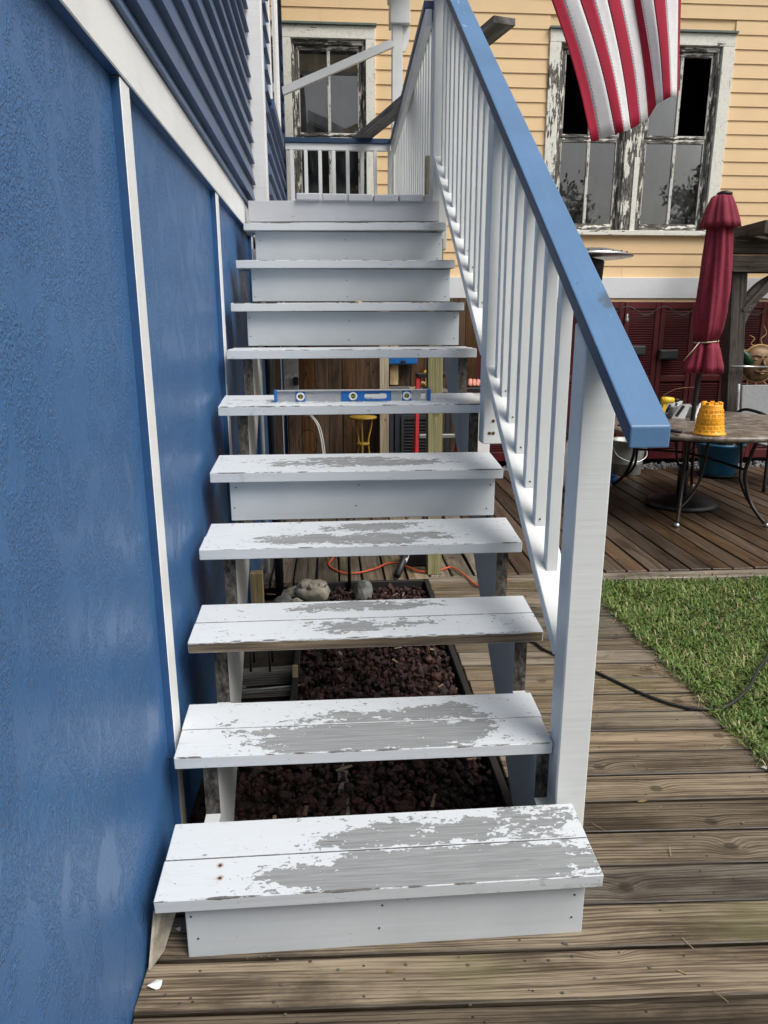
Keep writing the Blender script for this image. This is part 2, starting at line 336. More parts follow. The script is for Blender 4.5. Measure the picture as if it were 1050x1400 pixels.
M_BARK = plain('bark', (.09, .07, .055), .95, 0, .3, 8, .6)
M_GRAVEL = plain('gravel_grey', (.2, .2, .2), .9, 0, .4, 40)
def cloth(name, col):
    m = plain(name, col, .75, 0, .05, 60, .1); t = m.node_tree; b = [q for q in t.nodes if q.type == 'BSDF_PRINCIPLED'][0]; o = [q for q in t.nodes if q.type == 'OUTPUT_MATERIAL'][0]
    tr = t.nodes.new('ShaderNodeBsdfTranslucent'); tr.inputs[0].default_value = (*col, 1); mx = t.nodes.new('ShaderNodeMixShader'); mx.inputs[0].default_value = .35
    t.links.new(b.outputs[0], mx.inputs[1]); t.links.new(tr.outputs[0], mx.inputs[2]); t.links.new(mx.outputs[0], o.inputs['Surface']); return m
M_FLAGR = cloth('flag_red_cloth', (.52, .014, .06)); M_FLAGW = cloth('flag_white_cloth', (.93, .92, .94))

# ------------------------------------------------------------------ mesh helpers
class MB:
    def __init__(s): s.v = []; s.f = []; s.mi = []; s.sm = []
    def add(s, vs, fs, mi=0, smooth=False):
        o = len(s.v); s.v += [tuple(q) for q in vs]; s.f += [tuple(o+i for i in f) for f in fs]
        s.mi += [mi]*len(fs) if not hasattr(mi, '__len__') else list(mi); s.sm += [smooth]*len(fs); return s
    def box(s, a, b, c=.002, mi=0, M=None):
        """chamfered box between corners a and b"""
        a = np.array(a, float); b = np.array(b, float); lo = np.minimum(a, b); hi = np.maximum(a, b)
        c = min(c, .3*float((hi-lo).min())); vs = []; idx = {}
        for sx in (0, 1):
            for sy in (0, 1):
                for sz in (0, 1):
                    for ax in range(3):
                        p = [(lo, hi)[q][i] for i, q in enumerate((sx, sy, sz))]
                        for i, q in enumerate((sx, sy, sz)):
                            if i != ax: p[i] += c if q == 0 else -c
                        idx[(sx, sy, sz, ax)] = len(vs); vs.append(p)
        fs = []
        for ax in range(3):
            o = [i for i in range(3) if i != ax]
            for q in (0, 1):
                def k(u, t):
                    z = [0, 0, 0]; z[ax] = q; z[o[0]] = u; z[o[1]] = t; return idx[(*z, ax)]
                fs.append([k(0, 0), k(1, 0), k(1, 1), k(0, 1)])
        for ax in range(3):                        # edges parallel to ax
            o = [i for i in range(3) if i != ax]
            for u in (0, 1):
                for t in (0, 1):
                    def k(e, fa):
                        z = [0, 0, 0]; z[ax] = e; z[o[0]] = u; z[o[1]] = t; return idx[(*z, fa)]
                    fs.append([k(0, o[0]), k(1, o[0]), k(1, o[1]), k(0, o[1])])
        for sx in (0, 1):
            for sy in (0, 1):
                for sz in (0, 1): fs.append([idx[(sx, sy, sz, i)] for i in range(3)])
        cen = (lo+hi)/2; V = np.array(vs); out = []
        for f in fs:
            p = V[f]; nrm = np.cross(p[1]-p[0], p[2]-p[0]); d = p.mean(0)-cen
            out.append(f if nrm@d > 0 else f[::-1])
        if M is not None: vs = [tuple(M @ Vector(q)) for q in vs]
        return s.add(vs, out, mi)
    def beam(s, p, q, wd, th, up=(0, 0, 1), c=.002, mi=0):
        M, L = frame(p, q, up); return s.box((-L/2, -wd/2, -th/2), (L/2, wd/2, th/2), c, mi, M)
    def tube(s, pts, r, n=8, mi=0, smooth=True, spline=0):
        P = [Vector(q) for q in pts]
        if spline: P = catmull(P, spline)
        rr = r if hasattr(r, '__len__') else [r]*len(P)
        if len(rr) != len(P): rr = [rr[0]+(rr[-1]-rr[0])*i/(len(P)-1) for i in range(len(P))]
        vs = []; fs = []; ref = None
        for i, p in enumerate(P):
            t = (P[min(i+1, len(P)-1)]-P[max(i-1, 0)]).normalized()
            if ref is None: ref = t.orthogonal().normalized()
            ref = (ref - t*ref.dot(t)).normalized() if (ref - t*ref.dot(t)).length > 1e-5 else t.orthogonal().normalized()
            b = t.cross(ref)
            for k in range(n):
                a = 2*math.pi*k/n; vs.append(p+(ref*math.cos(a)+b*math.sin(a))*rr[i])
        for i in range(len(P)-1):
            for k in range(n):
                k2 = (k+1) % n; fs.append((i*n+k, i*n+k2, (i+1)*n+k2, (i+1)*n+k))
        fs.append(tuple(range(n-1, -1, -1))); fs.append(tuple(range((len(P)-1)*n, len(P)*n)))
        return s.add(vs, fs, mi, smooth)
    def lathe(s, prof, cen=(0, 0, 0), n=24, mi=0, smooth=True, rf=None, M=None):
        """prof: list of (radius, z)"""
        vs = []; fs = []
        for (r, z) in prof:
            for k in range(n):
                a = 2*math.pi*k/n; q = r*(rf(a, z) if rf else 1)
                vs.append((cen[0]+q*math.cos(a), cen[1]+q*math.sin(a), cen[2]+z))
        for i in range(len(prof)-1):
            for k in range(n):
                k2 = (k+1) % n; fs.append((i*n+k, i*n+k2, (i+1)*n+k2, (i+1)*n+k))
        fs.append(tuple(range(n-1, -1, -1))); fs.append(tuple(range((len(prof)-1)*n, len(prof)*n)))
        if M is not None: vs = [tuple(M @ Vector(q)) for q in vs]
        return s.add(vs, fs, mi, smooth)
    def prism(s, poly, x0, x1, mi=0, mifn=None):
        """polygon of (y,z) pushed along x; counter-clockwise seen from +x"""
        n = len(poly); vs = [(x0, y, z) for y, z in poly]+[(x1, y, z) for y, z in poly]
        fs = [tuple(range(n-1, -1, -1)), tuple(range(n, 2*n))]; mm = [mi, mi]
        for i in range(n):
            j = (i+1) % n; fs.append((i, j, n+j, n+i)); mm.append(mifn(poly[i], poly[j]) if mifn else mi)
        return s.add(vs, fs, mm)
    def rock(s, c, r, seed, sq=(1, 1, .7), mi=0, sub=2, rough=.35, smooth=False):
        V, F = ico(sub); rs = Vector((seed*3.1, seed*1.7, seed*.9))
        vs = []
        for q in V:
            k = 1+rough*mnoise.noise(Vector(q)*1.4+rs)+rough*.5*mnoise.noise(Vector(q)*3.3+rs)
            vs.append((c[0]+q[0]*r*sq[0]*k, c[1]+q[1]*r*sq[1]*k, c[2]+q[2]*r*sq[2]*k))
        return s.add(vs, F, mi, smooth)
    def mesh(s, name, org=(0, 0, 0)):
        me = bpy.data.meshes.new(name); o = np.array(org)
        me.from_pydata([tuple(np.array(q)-o) for q in s.v], [], s.f)
        me.polygons.foreach_set('material_index', s.mi); me.polygons.foreach_set('use_smooth', s.sm); me.update(); return me
_ico = {}
def ico(sub):
    if sub not in _ico:
        import bmesh
        b = bmesh.new(); bmesh.ops.create_icosphere(b, subdivisions=sub, radius=1)
        b.verts.ensure_lookup_table(); _ico[sub] = ([tuple(v.co) for v in b.verts], [tuple(v.index for v in f.verts) for f in b.faces]); b.free()
    return _ico[sub]
def catmull(P, k):
    out = []
    for i in range(len(P)-1):
        a, b, c, d = P[max(i-1, 0)], P[i], P[i+1], P[min(i+2, len(P)-1)]
        for j in range(k):
            t = j/k; out.append(.5*((2*b)+(c-a)*t+(2*a-5*b+4*c-d)*t*t+(3*b-a-3*c+d)*t**3))
    out.append(P[-1]); return out
def frame(p, q, up=(0, 0, 1)):
    p = Vector(p); q = Vector(q); x = (q-p).normalized(); u = Vector(up); y = u.cross(x).normalized(); z = x.cross(y)
    M = Matrix((x, y, z)).transposed().to_4x4(); M.translation = (p+q)/2; return M, (q-p).length

WM = {}
def link(o, parent, M):
    COL.objects.link(o); WM[o.name] = M
    if parent is not None:
        o.parent = parent; o.matrix_basis = WM[parent.name].inverted() @ M
    else: o.matrix_basis = M
    return o
def tag(o, label, cat, group=None):
    o['label'] = label; o['category'] = cat
    if group: o['group'] = group
    return o
def thing(name, label, cat, loc=(0, 0, 0), group=None):
    o = bpy.data.objects.new(name, None); o.empty_display_size = .1; link(o, None, Matrix.Translation(loc)); return tag(o, label, cat, group)
def setting(name, loc=(0, 0, 0)):
    o = bpy.data.objects.new(name, None); link(o, None, Matrix.Translation(loc)); o['kind'] = 'structure'; return o
def part(name, mb, mat, parent=None, org=None):
    if org is None: org = tuple(WM[parent.name].translation) if parent is not None else (0, 0, 0)
    me = mb.mesh(name, org)
    for m in (mat if isinstance(mat, (list, tuple)) else [mat]): me.materials.append(m)
    return link(bpy.data.objects.new(name, me), parent, Matrix.Translation(org))
_bm = {}
def lumber(name, p, q, wd, th, mat, parent=None, up=(0, 0, 1), c=.0025):
    """one board from p to q with local x along it; boards of one size share a mesh"""
    M, L = frame(p, q, up); k = (round(L, 3), round(wd, 4), round(th, 4), mat.name, c)
    if k not in _bm:
        b = MB().box((-L/2, -wd/2, -th/2), (L/2, wd/2, th/2), c); me = b.mesh(name); me.materials.append(mat); _bm[k] = me
    return link(bpy.data.objects.new(name, _bm[k]), parent, M)
def copy_tree(o, M, parent=None, label=None):
    c = o.copy(); link(c, parent, M)
    if label: c['label'] = label
    for ch in [k for k in WMCH(o)]:
        copy_tree(ch, M @ WM[o.name].inverted() @ WM[ch.name], c)
    return c
def WMCH(o): return [k for k in o.children]

# ================================================================== SETTING
g = MB().add([(-300, -300, -.16), (300, -300, -.16), (300, 300, -.16), (-300, 300, -.16)], [(0, 1, 2, 3)])
o = part('ground', g, plain('ground_soil', (.09, .085, .06), .95, 0, .3, .6, .3)); o['kind'] = 'structure'

# boardwalk: boards run across the view, turned a little
deck = setting('boardwalk')
DA = -.0416; dirx = Vector((1, DA, 0)).normalized()
for k in range(-3, 34):
    y0 = 3.8142-(k+.5)*.1455
    if y0 < -1.0: break
    xa, xb = (-.487, 1.6) if y0 < 1.78 else (.60, 1.6)
    xb += random.uniform(-.012, .012); dz = random.uniform(-.002, .002); ty = random.uniform(-.0015, .0015)
    lumber('deck_board', (xa, y0+xa*DA, -.019+dz), (xb, y0+xb*DA+ty, -.019+dz+random.uniform(-.002, .002)), .1362, .038, M_DECK, deck, (0, random.uniform(-.014, .014), 1), .003)
m = MB()
for x in (.0, .62, 1.1, 1.56): m.box((x, -1, -.13), (x+.038, 4.2, -.045), .002)
j = part('joist', m, M_GREYWOOD, deck); j['kind'] = 'stuff'
# patio deck: boards run away from the camera
patio = setting('patio_deck')
lumber('border_board', (.6, 4.26, -.02), (6.6, 4.20, -.02), .12, .038, M_DECK, patio, (0, 0, 1), .004)
k = 0
x = -.62
while x < 6.6:
    dz = random.uniform(-.0025, .0025); sl = .022*(x > .9)
    mt = M_PATIO if x > 1.0 else M_DECK
    lumber('deck_board', (x, 4.335 if x > .55 else 4.29, -.021+dz), (x+sl*3.5, 7.75, -.021+dz), .1365, .038, mt, patio, (random.uniform(-.012, .012), 0, 1), .004)
    x += .1455
m = MB()
for y in (4.4, 5.2, 6.0, 6.8, 7.6): m.box((-.6, y, -.13), (6.6, y+.038, -.045), .002)
j = part('joist', m, M_GREYWOOD, patio); j['kind'] = 'stuff'

# lawn
def lawn():
    s = MB().add([(1.6, -1.5, -.05), (7, -1.5, -.05), (7, 4.19, -.05), (1.6, 4.19, -.05)], [(0, 1, 2, 3)])
    o = part('lawn_soil', s, M_SOIL); o['kind'] = 'structure'
    def blades(n, x0, x1, y0, y1, L):
        bx = RNG.uniform(x0, x1, n); by = RNG.uniform(y0, y1, n)
        return bx, by, np.full(n, L)
    A = [blades(66000, 1.575, 3.5, 1.9, 4.225, 1.0), blades(1500, 1.54, 1.62, 1.9, 4.2, .9), blades(24000, 3.5, 6.5, 1.0, 4.21, 1.25), blades(30000, 1.585, 4.2, -1.4, 1.9, 1.15)]
    bx = np.concatenate([a[0] for a in A]); by = np.concatenate([a[1] for a in A]); sc = np.concatenate([a[2] for a in A])
    keep = np.array([mnoise.noise(Vector((x*5.5, y*5.5, 9)))*.8+mnoise.noise(Vector((x*17, y*17, 2)))*.5 for x, y in zip(bx, by)])+RNG.normal(0, .18, len(bx)) > -.46
    bx, by, sc = bx[keep], by[keep], sc[keep]
    n = len(bx); cl = np.array([mnoise.noise(Vector((x*3.1, y*3.1, 0))) for x, y in zip(bx, by)])
    cl2 = np.array([mnoise.noise(Vector((x*9, y*9, 5))) for x, y in zip(bx, by)])
    az = RNG.uniform(0, 2*np.pi, n)+cl2*2; ln = RNG.uniform(.028, .062, n)*sc*(1+.25*cl); wd = RNG.uniform(.0035, .0062, n)*sc
    ln *= np.where(bx < 1.66, .8, 1)
    base = np.where(bx < 1.6, .0, -.045)+RNG.uniform(0, .02, n); up = RNG.uniform(.15, .95, n)
    dx, dy = np.cos(az), np.sin(az); sx, sy = -dy, dx
    V = np.empty((n, 5, 3)); h = ln*up; run = ln*np.sqrt(1-up**2*.8)
    for i, (t, k, ww) in enumerate([(0, 0, 1), (0, 0, -1), (.5, .62, .9), (.5, .62, -.9), (1, .72, 0)]):
        hh = h*k*1.15 if i < 4 else h*(.95-.35*RNG.random(n))
        V[:, i, 0] = bx+dx*run*t+sx*wd*ww/2*1.3; V[:, i, 1] = by+dy*run*t+sy*wd*ww/2*1.3; V[:, i, 2] = base+hh
    idx = (np.arange(n)*5)[:, None, None]+np.array([[0, 1, 3], [0, 3, 2], [2, 3, 4]])[None]
    me = bpy.data.meshes.new('grass'); me.from_pydata(V.reshape(-1, 3).tolist(), [], idx.reshape(-1, 3).tolist())
    t = np.clip(.42+.22*cl+.12*cl2+RNG.normal(0, .2, n)+.1*up, 0, .93); t[RNG.random(n) < .075] = 1.0
    at = me.attributes.new('tint', 'FLOAT', 'POINT'); at.data.foreach_set('value', np.repeat(t, 5).astype(np.float32))
    me.polygons.foreach_set('use_smooth', [True]*(3*n)); me.materials.append(M_GRASS); me.update()
    o = bpy.data.objects.new('grass', me); link(o, None, Matrix.Identity(4)); o['kind'] = 'stuff'
    o['label'] = 'bright green lawn beside the weathered boardwalk'; o['category'] = 'grass'
lawn()

# lava rock bed under the stairs
def lava():
    s = MB().add([(-.49, 1.72, -.12), (.6, 1.72, -.12), (.6, 4.29, -.12), (-.49, 4.29, -.12)], [(0, 1, 2, 3)])
    o = part('bed_soil', s, M_SOIL); o['kind'] = 'structure'
    t = thing('bed_edging', 'black edging strip framing the dark red lava rock bed', 'edging', (.2, 3, -.1))
    for p, q in [((.572, 1.75, -.055), (.585, 4.28, -.055)), ((-.2, 4.262, -.055), (.58, 4.262, -.055)), ((-.185, 2.72, -.06), (-.185, 4.25, -.06))]:
        lumber('edging_strip', p, q, .028, .115, M_EDGING, t, (0, 0, 1))
    V, F = ico(1); V = np.array(V); F = np.array(F); N = 5600
    vs = []; fs = []; tint = []
    for i in range(N):
        x = RNG.uniform(-.17, .555); y = RNG.uniform(1.76, 4.22)
        if RNG.random() < .12: x = RNG.uniform(-.47, -.17); y = RNG.uniform(1.75, 2.7)
        r = RNG.uniform(.007, .019)*(1.5 if RNG.random() < .12 else 1); k = 1+RNG.uniform(-.36, .3, len(V)); sc = RNG.uniform(.65, 1.25, 3)
        q = V*k[:, None]*sc*r; a = RNG.uniform(0, 6.28); c, s_ = math.cos(a), math.sin(a)
        q = np.c_[q[:, 0]*c-q[:, 1]*s_, q[:, 0]*s_+q[:, 1]*c, q[:, 2]]+np.array([x, y, -.075+RNG.uniform(0, .055)])
        fs.append(F+len(vs)*len(V)); vs.append(q); tint += [float(np.clip(RNG.normal(.45, .22), 0, 1))]*len(V)
    me = bpy.data.meshes.new('lava_rock'); me.from_pydata(np.concatenate(vs).tolist(), [], np.concatenate(fs).tolist())
    at = me.attributes.new('tint', 'FLOAT', 'POINT'); at.data.foreach_set('value', tint); me.materials.append(M_LAVA); me.update()
    o = bpy.data.objects.new('lava_rock', me); link(o, None, Matrix.Identity(4)); o['kind'] = 'stuff'
    o['label'] = 'dark red lava rock filling the bed under the stairs'; o['category'] = 'lava rock'
    m = MB()
    for i in range(46):
        x = RNG.uniform(-.45, .55); y = RNG.uniform(1.8, 4.2); a = RNG.uniform(0, 3.1); L = RNG.uniform(.012, .04); wdt = RNG.uniform(.003, .009)
        p = Vector((x, y, -.012+RNG.uniform(-.03, .012))); d = Vector((math.cos(a), math.sin(a), RNG.uniform(-.4, .4)))*L
        m.beam(p-d, p+d, wdt*2, .002, (0, 0, 1), .0005)
    o = part('wood_chips', m, plain('wood_chip', (.2, .14, .1), .9, 0, .4)); o['kind'] = 'stuff'; o['category'] = 'wood chips'
    o['label'] = 'pale wood chips and leaf bits scattered over the lava rock'
lava()
# gravel strip against the far house
def gravel():
    V, F = ico(1); V = np.array(V); F = np.array(F); vs = []; fs = []
    for i in range(1500):
        x = RNG.uniform(1.0, 5.4); y = RNG.uniform(7.76, 8.02); r = RNG.uniform(.014, .03)
        q = V*(1+RNG.uniform(-.25, .25, len(V)))[:, None]*r*RNG.uniform(.7, 1.2, 3)+np.array([x, y, -.05+RNG.uniform(0, .06)])
        fs.append(F+len(vs)*len(V)); vs.append(q)
    me = bpy.data.meshes.new('gravel'); me.from_pydata(np.concatenate(vs).tolist(), [], np.concatenate(fs).tolist()); me.materials.append(M_GRAVEL); me.update()
    o = bpy.data.objects.new('gravel', me); link(o, None, Matrix.Identity(4)); o['kind'] = 'stuff'; o['label'] = 'grey gravel strip along the foot of the red shutters'; o['category'] = 'gravel'
    s = MB().add([(-1, 7.74, -.06), (7, 7.74, -.06), (7, 8.2, -.06), (-1, 8.2, -.06)], [(0, 1, 2, 3)])
    o = part('gravel_bed', s, M_SOIL); o['kind'] = 'structure'
gravel()

# ================================================================== BLUE HOUSE
bh = thing('blue_house', 'blue house wall with white trim and lapped boards beside the stairs', 'house', (-.49, 2, 0))
part('wall', MB().box((-4, -3.5, -.1), (-.51, 7.9, 2.2), .002).box((-4, -3.5, 2.2), (-.478, 5.0, 5.4), .002).box((-4, 5.0, 2.2), (-.385, 7.1, 5.4), .002), M_WALL, bh)
def panel(y0, y1):
    o = part('siding_panel', MB().box((-.51, y0, -.02), (-.49, y1, 2.112), .001), M_WALL, bh)
for a, b in [(-3.5, -.6), (-.6, .66), (.66, 1.882), (1.962, 3.325), (3.405, 4.79), (4.87, 5.78)]: panel(a, b)
def batten(y, z0, z1, mat=M_WHITE_TRIM, wd=.08):
    m = MB().box((-.508, y-wd/2, z0), (-.4672, y+wd/2, z1), .002)
    n_ = len(m.v)
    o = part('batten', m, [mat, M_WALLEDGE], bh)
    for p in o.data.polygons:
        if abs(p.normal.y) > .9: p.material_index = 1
    return o
for y in (.66, 3.365, 4.83, 5.82, 7.15, 7.86): batten(y, -.02, 2.11)
batten(1.922, .335, 2.11)
o = part('batten', MB().box((-.502, 1.888, -.02), (-.471, 1.957, .33), .003), [M_BEIGE, M_WALLEDGE], bh); o['label'] = 'bare cream length of batten under the second tread'
for p in o.data.polygons:
    if p.normal.y < -.5: p.material_index = 1
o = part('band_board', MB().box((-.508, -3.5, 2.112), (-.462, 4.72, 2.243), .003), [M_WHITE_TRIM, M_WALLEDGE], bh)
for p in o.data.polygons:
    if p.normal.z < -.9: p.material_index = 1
part('band_board', MB().box((-.508, 4.72, 2.112), (-.462, 7.1, 2.2), .003), M_WHITE_TRIM, bh)
def clap(name, z, h, y0, y1, x, mat, par):
    """lapped siding board, thick at its lower edge"""
    m = MB(); prof = [(x, z), (x+.034, z), (x+.006, z+h), (x, z+h)]
    vs = [(px, y0, pz) for px, pz in prof]+[(px, y1, pz) for px, pz in prof]
    m.add(vs, [(0, 1, 2, 3), (7, 6, 5, 4), (0, 4, 5, 1), (1, 5, 6, 2), (2, 6, 7, 3), (3, 7, 4, 0)])
    M_ = Matrix.Rotation(R(90), 4, 'Z')      # local x along the board
    me = m.mesh(name); 
    cen = Vector((x, (y0+y1)/2, z)); Mw = Matrix.Translation(cen) @ M_
    inv = Mw.inverted(); 
    for v in me.vertices: v.co = inv @ v.co
    me.flip_normals(); me.materials.append(mat)
    return link(bpy.data.objects.new(name, me), par, Mw)
clap('clapboard', 2.246, .07, -3.5, 4.75, -.482, M_CLAP, bh)
for i in range(24):
    clap('clapboard', 2.312+i*.1225, .129, -3.5, 4.985+.0, -.478, M_CLAP, bh)
for i in range(24):
    z = 2.28+i*.1225
    if z > 3.0 and z < 4.75:
        clap('clapboard', z, .129, 5.12, 5.42, -.385, M_CLAP, bh); clap('clapboard', z, .129, 6.5, 7.1, -.385, M_CLAP, bh)
    else: clap('clapboard', z, .129, 5.12, 7.1, -.385, M_CLAP, bh)
part('corner_board', MB().box((-.478, 4.995, 2.25), (-.372, 5.115, 5.3), .004), M_WHITE_TRIM, bh, (-.4, 5.05, 3.5))
part('corner_board', MB().box((-.42, 7.1, 2.25), (-.352, 7.13, 5.3), .003), M_CLAP, bh)
wn = part('window', MB().box((-.384, 5.44, 3.05), (-.352, 5.53, 4.7), .003).box((-.384, 6.39, 3.05), (-.352, 6.48, 4.7), .003).box((-.384, 5.531, 4.6), (-.352, 6.389, 4.7), .003), M_WHITE_TRIM, bh)
part('pane', MB().box((-.383, 5.531, 3.05), (-.372, 6.389, 4.599), .001), M_GLASS, wn)
part('sill', MB().box((-.384, 5.4, 2.985), (-.335, 6.52, 3.048), .003), M_CLAP, wn)
part('roof', MB().prism([(-3.6, 5.42), (8.0, 5.42), (8.0, 5.56), (-3.6, 5.56)], -4.2, -.33), M_ROOF, bh)
# lower rear of the house seen through the steps
dr = part('door', MB().box((-.508, 5.86, 0), (-.478, 7.1, 2.05), .004), M_BROWNDOOR, bh)
part('siding_panel', MB().box((-.51, 7.19, -.02), (-.49, 7.82, 2.11), .001), M_WALL, bh)

# ================================================================== STAIRCASE
st = thing('staircase', 'white painted wooden stairs with flaking grey treads climbing along the blue wall', 'staircase', (.1, 1.48, 0))
Y0, RUN, RISE, Z1, TD, TILT, TH = 1.4765, .2924, .21, .1965, .2541, .0938, .0385
XL = [-.4505, -.452, -.4486, -.4515, -.4524, -.4545, -.4465, -.4553, -.4548, -.4425]
XR = [.6634, .6205, .6599, .6576, .6537, .639, .6539, .6501, .6506, .6479]
SK = [-.0028, .006, -.0047, -.0034, -.0017, .0076, -.0014, .0004, -.0004, -.0006]
EZ = [.0111, -.0045, .0017, -.0029, -.0073, -.0043, 0, -.0032, .0024, .0072]
RL = [.0043, -.0081, .0021, .0011, -.0016, .0015, .0024, .0048, .0053, .0093]
EY = [-.0015, .0086, -.0046, -.0048, -.0028, .0045, -.0001, -.0008, -.0011, .0027]
PATCH = [
    [(.16, .045, .43, .085, 1.3), (.12, .17, .27, .055, .75), (.44, .2, .12, .06, .5)],
    [(.02, .07, .38, .085, 1.25), (.13, .155, .25, .05, .8)],
    [(-.02, .21, .25, .035, .85), (-.0, .075, .2, .045, .6)],
    [(-.02, .075, .36, .055, 1.0), (.04, .185, .2, .04, .75)],
    [(.0, .13, .36, .065, 1.0)],
    [(-.1, .1, .3, .05, .3)], [], [], [], []]
def tread_frame(i):
    ty = Y0+i*RUN+EY[i]; tz = Z1+i*RISE+EZ[i]
    x = Vector((1, SK[i], RL[i])).normalized(); y = Vector((0, 1, TILT if i < 6 else .02)).normalized(); z = x.cross(y).normalized(); y = z.cross(x)
    M = Matrix((x, y, z)).transposed().to_4x4(); M.translation = (.1, ty+SK[i]*(.1-XL[i]), tz+RL[i]*(.1-XL[i])); return M
for i in range(10):
    M = tread_frame(i); a, b = XL[i]-.1, XR[i]-.1
    mt = tread_mat('flaking_tread_paint', PATCH[i], .35 if i in (0, 1, 5) else .15, i == 2, chips=[1.15, .95, .8, .75, .7, .8, .8, .7, .6, .6][i],
                   rust=[(-.40, .06), (-.405, .10)] if i == 0 else ())
    if i == 2: rows = [(0, .1235), (.1275, TD)]
    elif i == 4: rows = [(0, TD)]
    else: rows = [(0, .1250), (.1285, TD)]
    for r_, (y0, y1) in enumerate(rows):
        bb = b
        mb = MB().box((a+random.uniform(-.002, .002), y0, -TH), (bb+random.uniform(-.003, .003), y1, 0 if r_ == 0 else -.001), .0022)
        me = mb.mesh('tread_board'); me.materials.append(mt)
        o = link(bpy.data.objects.new('tread_board', me), st, M)
        if i == 2 and r_ == 0: o['label'] = 'tread board with a bare brown front edge'
def riser(y, z0, z1, xa=-.387, xb=.634, mat=M_RISER):
    mb = MB().box((xa, y, z0), (xb, y+.024, z1), .002); return part('riser', mb, mat, st, (.12, y, (z0+z1)/2))
riser(1.512, -.018, .160)
for i in (4, 7, 8, 9):
    ty = Y0+i*RUN+EY[i]+.045; tz = Z1+i*RISE+EZ[i]-TH; riser(ty, tz-.158, tz+.001)
# little nail heads on the risers
m = MB()
for (y, zs) in [(1.512, .09)]+[(Y0+i*RUN+EY[i]+.045, Z1+i*RISE-TH-.08) for i in (4, 7, 8, 9)]:
    for x in (-.365, .612, .1):
        for dz in (-.045, .04):
            m.lathe([(.0028, -.001), (.0028, .001)], (0, 0, 0), 7, 0, False, None, Matrix.Translation((x+random.uniform(-.01, .01), y-.0006, zs+dz+random.uniform(-.012, .012))) @ Matrix.Rotation(R(90), 4, 'X'))
o = part('nail_heads', m, plain('rusty_nail', (.06, .04, .03), .7), st); o['kind'] = 'stuff'
def stringer(x0, x1):
    pts = [(1.54, -.018)]
    pts.append((1.54, Z1+EZ[0]-TH-.001))
    for i in range(1, 11):
        yr = Y0+i*RUN+.048+.003; tz = Z1+(i-1)*RISE+EZ[i-1]-TH
        pts.append((yr, tz+.018)); 
        top = Z1+i*RISE+(EZ[i] if i < 10 else 0)-TH-.001 if i < 10 else Z1+9*RISE+.08
        pts.append((yr, top))
    pts += [(Y0+10*RUN+.051, Z1+9*RISE-.10), (2.02, -.018)]
    pts = pts[::-1]
    def mifn(a, b): return 1 if abs(a[0]-b[0]) < .002 else 0
    return part('stringer', MB().prism(pts, x0, x1, 0, mifn), [M_STRING, M_RAW], st, (x0, 2.8, 1.2))
for x0 in (-.3815, .5835):
    s_ = stringer(x0, x0+.0415)
# ================================================================== LANDING
ld = thing('landing', 'grey painted porch landing at the top of the stairs', 'porch', (.1, 4.4, 2.2))
lumber('fascia_board', (-.44, 4.415, 2.192), (.652, 4.415, 2.205), .036, .112, M_LAND_GREY, ld)
for i in range(-2, 6):
    x = -.168+.0695+i*.1463
    if i == 5: lumber('deck_board', (.563+.025, 4.39, 2.268), (.588, 7.1, 2.268), .05, .04, M_LAND_GREY, ld, (0, 0, 1), .003)
    else: lumber('deck_board', (x, (4.378 if i >= 0 else 5.14)+random.uniform(-.004, .004), 2.268+random.uniform(-.002, .002)), (x, 7.1, 2.268), .139, .04, M_LAND_GREY, ld, (0, 0, 1), .006)
m = MB().box((-.34, 4.45, 2.06), (.55, 4.49, 2.24)).box((-.34, 7.04, 2.06), (.62, 7.08, 2.245)).box((-.46, 5.14, 2.06), (-.40, 7.1, 2.245)).box((.62, 4.9, 2.06), (.66, 7.1, 2.245))
part('rim_joist', m, M_STRING, ld)
# ---- rails
SL = .695
sr = thing('stair_railing', 'white sloping stair railing with flat blue handrail cap', 'railing', (.66, 1.7, 0))
def capz(y): return 1.347+SL*(y-1.45)
def mat_handrail():
    m = M_RAIL_BLUE.copy(); m.name = 'handrail_worn_blue'; n = NB.__new__(NB); n.m = m; n.t = m.node_tree
    n.b = [q for q in n.t.nodes if q.type == 'BSDF_PRINCIPLED'][0]; v = n.oc(); x, y, z = n.xyz(v)[0:3]
    old = n.b.inputs['Base Color'].links[0].from_socket
    f = n.nz(n.mp(v, (16, 55, 30)), 1, 6, .65, .6)
    up = n.ss(x, .1, 1.5)
    c = n.mix(n.ss(n.ma('ADD', f, n.ma('MULTIPLY', up, .12)), .70, .715, 0, .75), old, (.38, .52, .68))
    g = n.nz(n.mp(v, (40, 60, 40)), 1, 5, .6, .3)
    dx = n.ma('ADD', x, 1.42); dy = n.ma('ADD', y, .034)
    d = n.ma('SQRT', n.ma('ADD', n.ma('MULTIPLY', n.ma('MULTIPLY', dx, dx), .35), n.ma('MULTIPLY', dy, dy)))
    d2 = n.ma('ADD', d, n.ma('MULTIPLY', n.ma('SUBTRACT', g, .5), .05))
    c = n.mix(n.ss(d2, .030, .008, 0, .7), c, (.07, .08, .08))
    near = n.ss(n.ma('ABSOLUTE', n.ma('ADD', x, 1.40)), .11, .03)
    c = n.mix(n.ma('MULTIPLY', near, n.ss(g, .66, .69)), c, (.025, .045, .08))
    n.put(n.b.inputs['Base Color'], c); return m
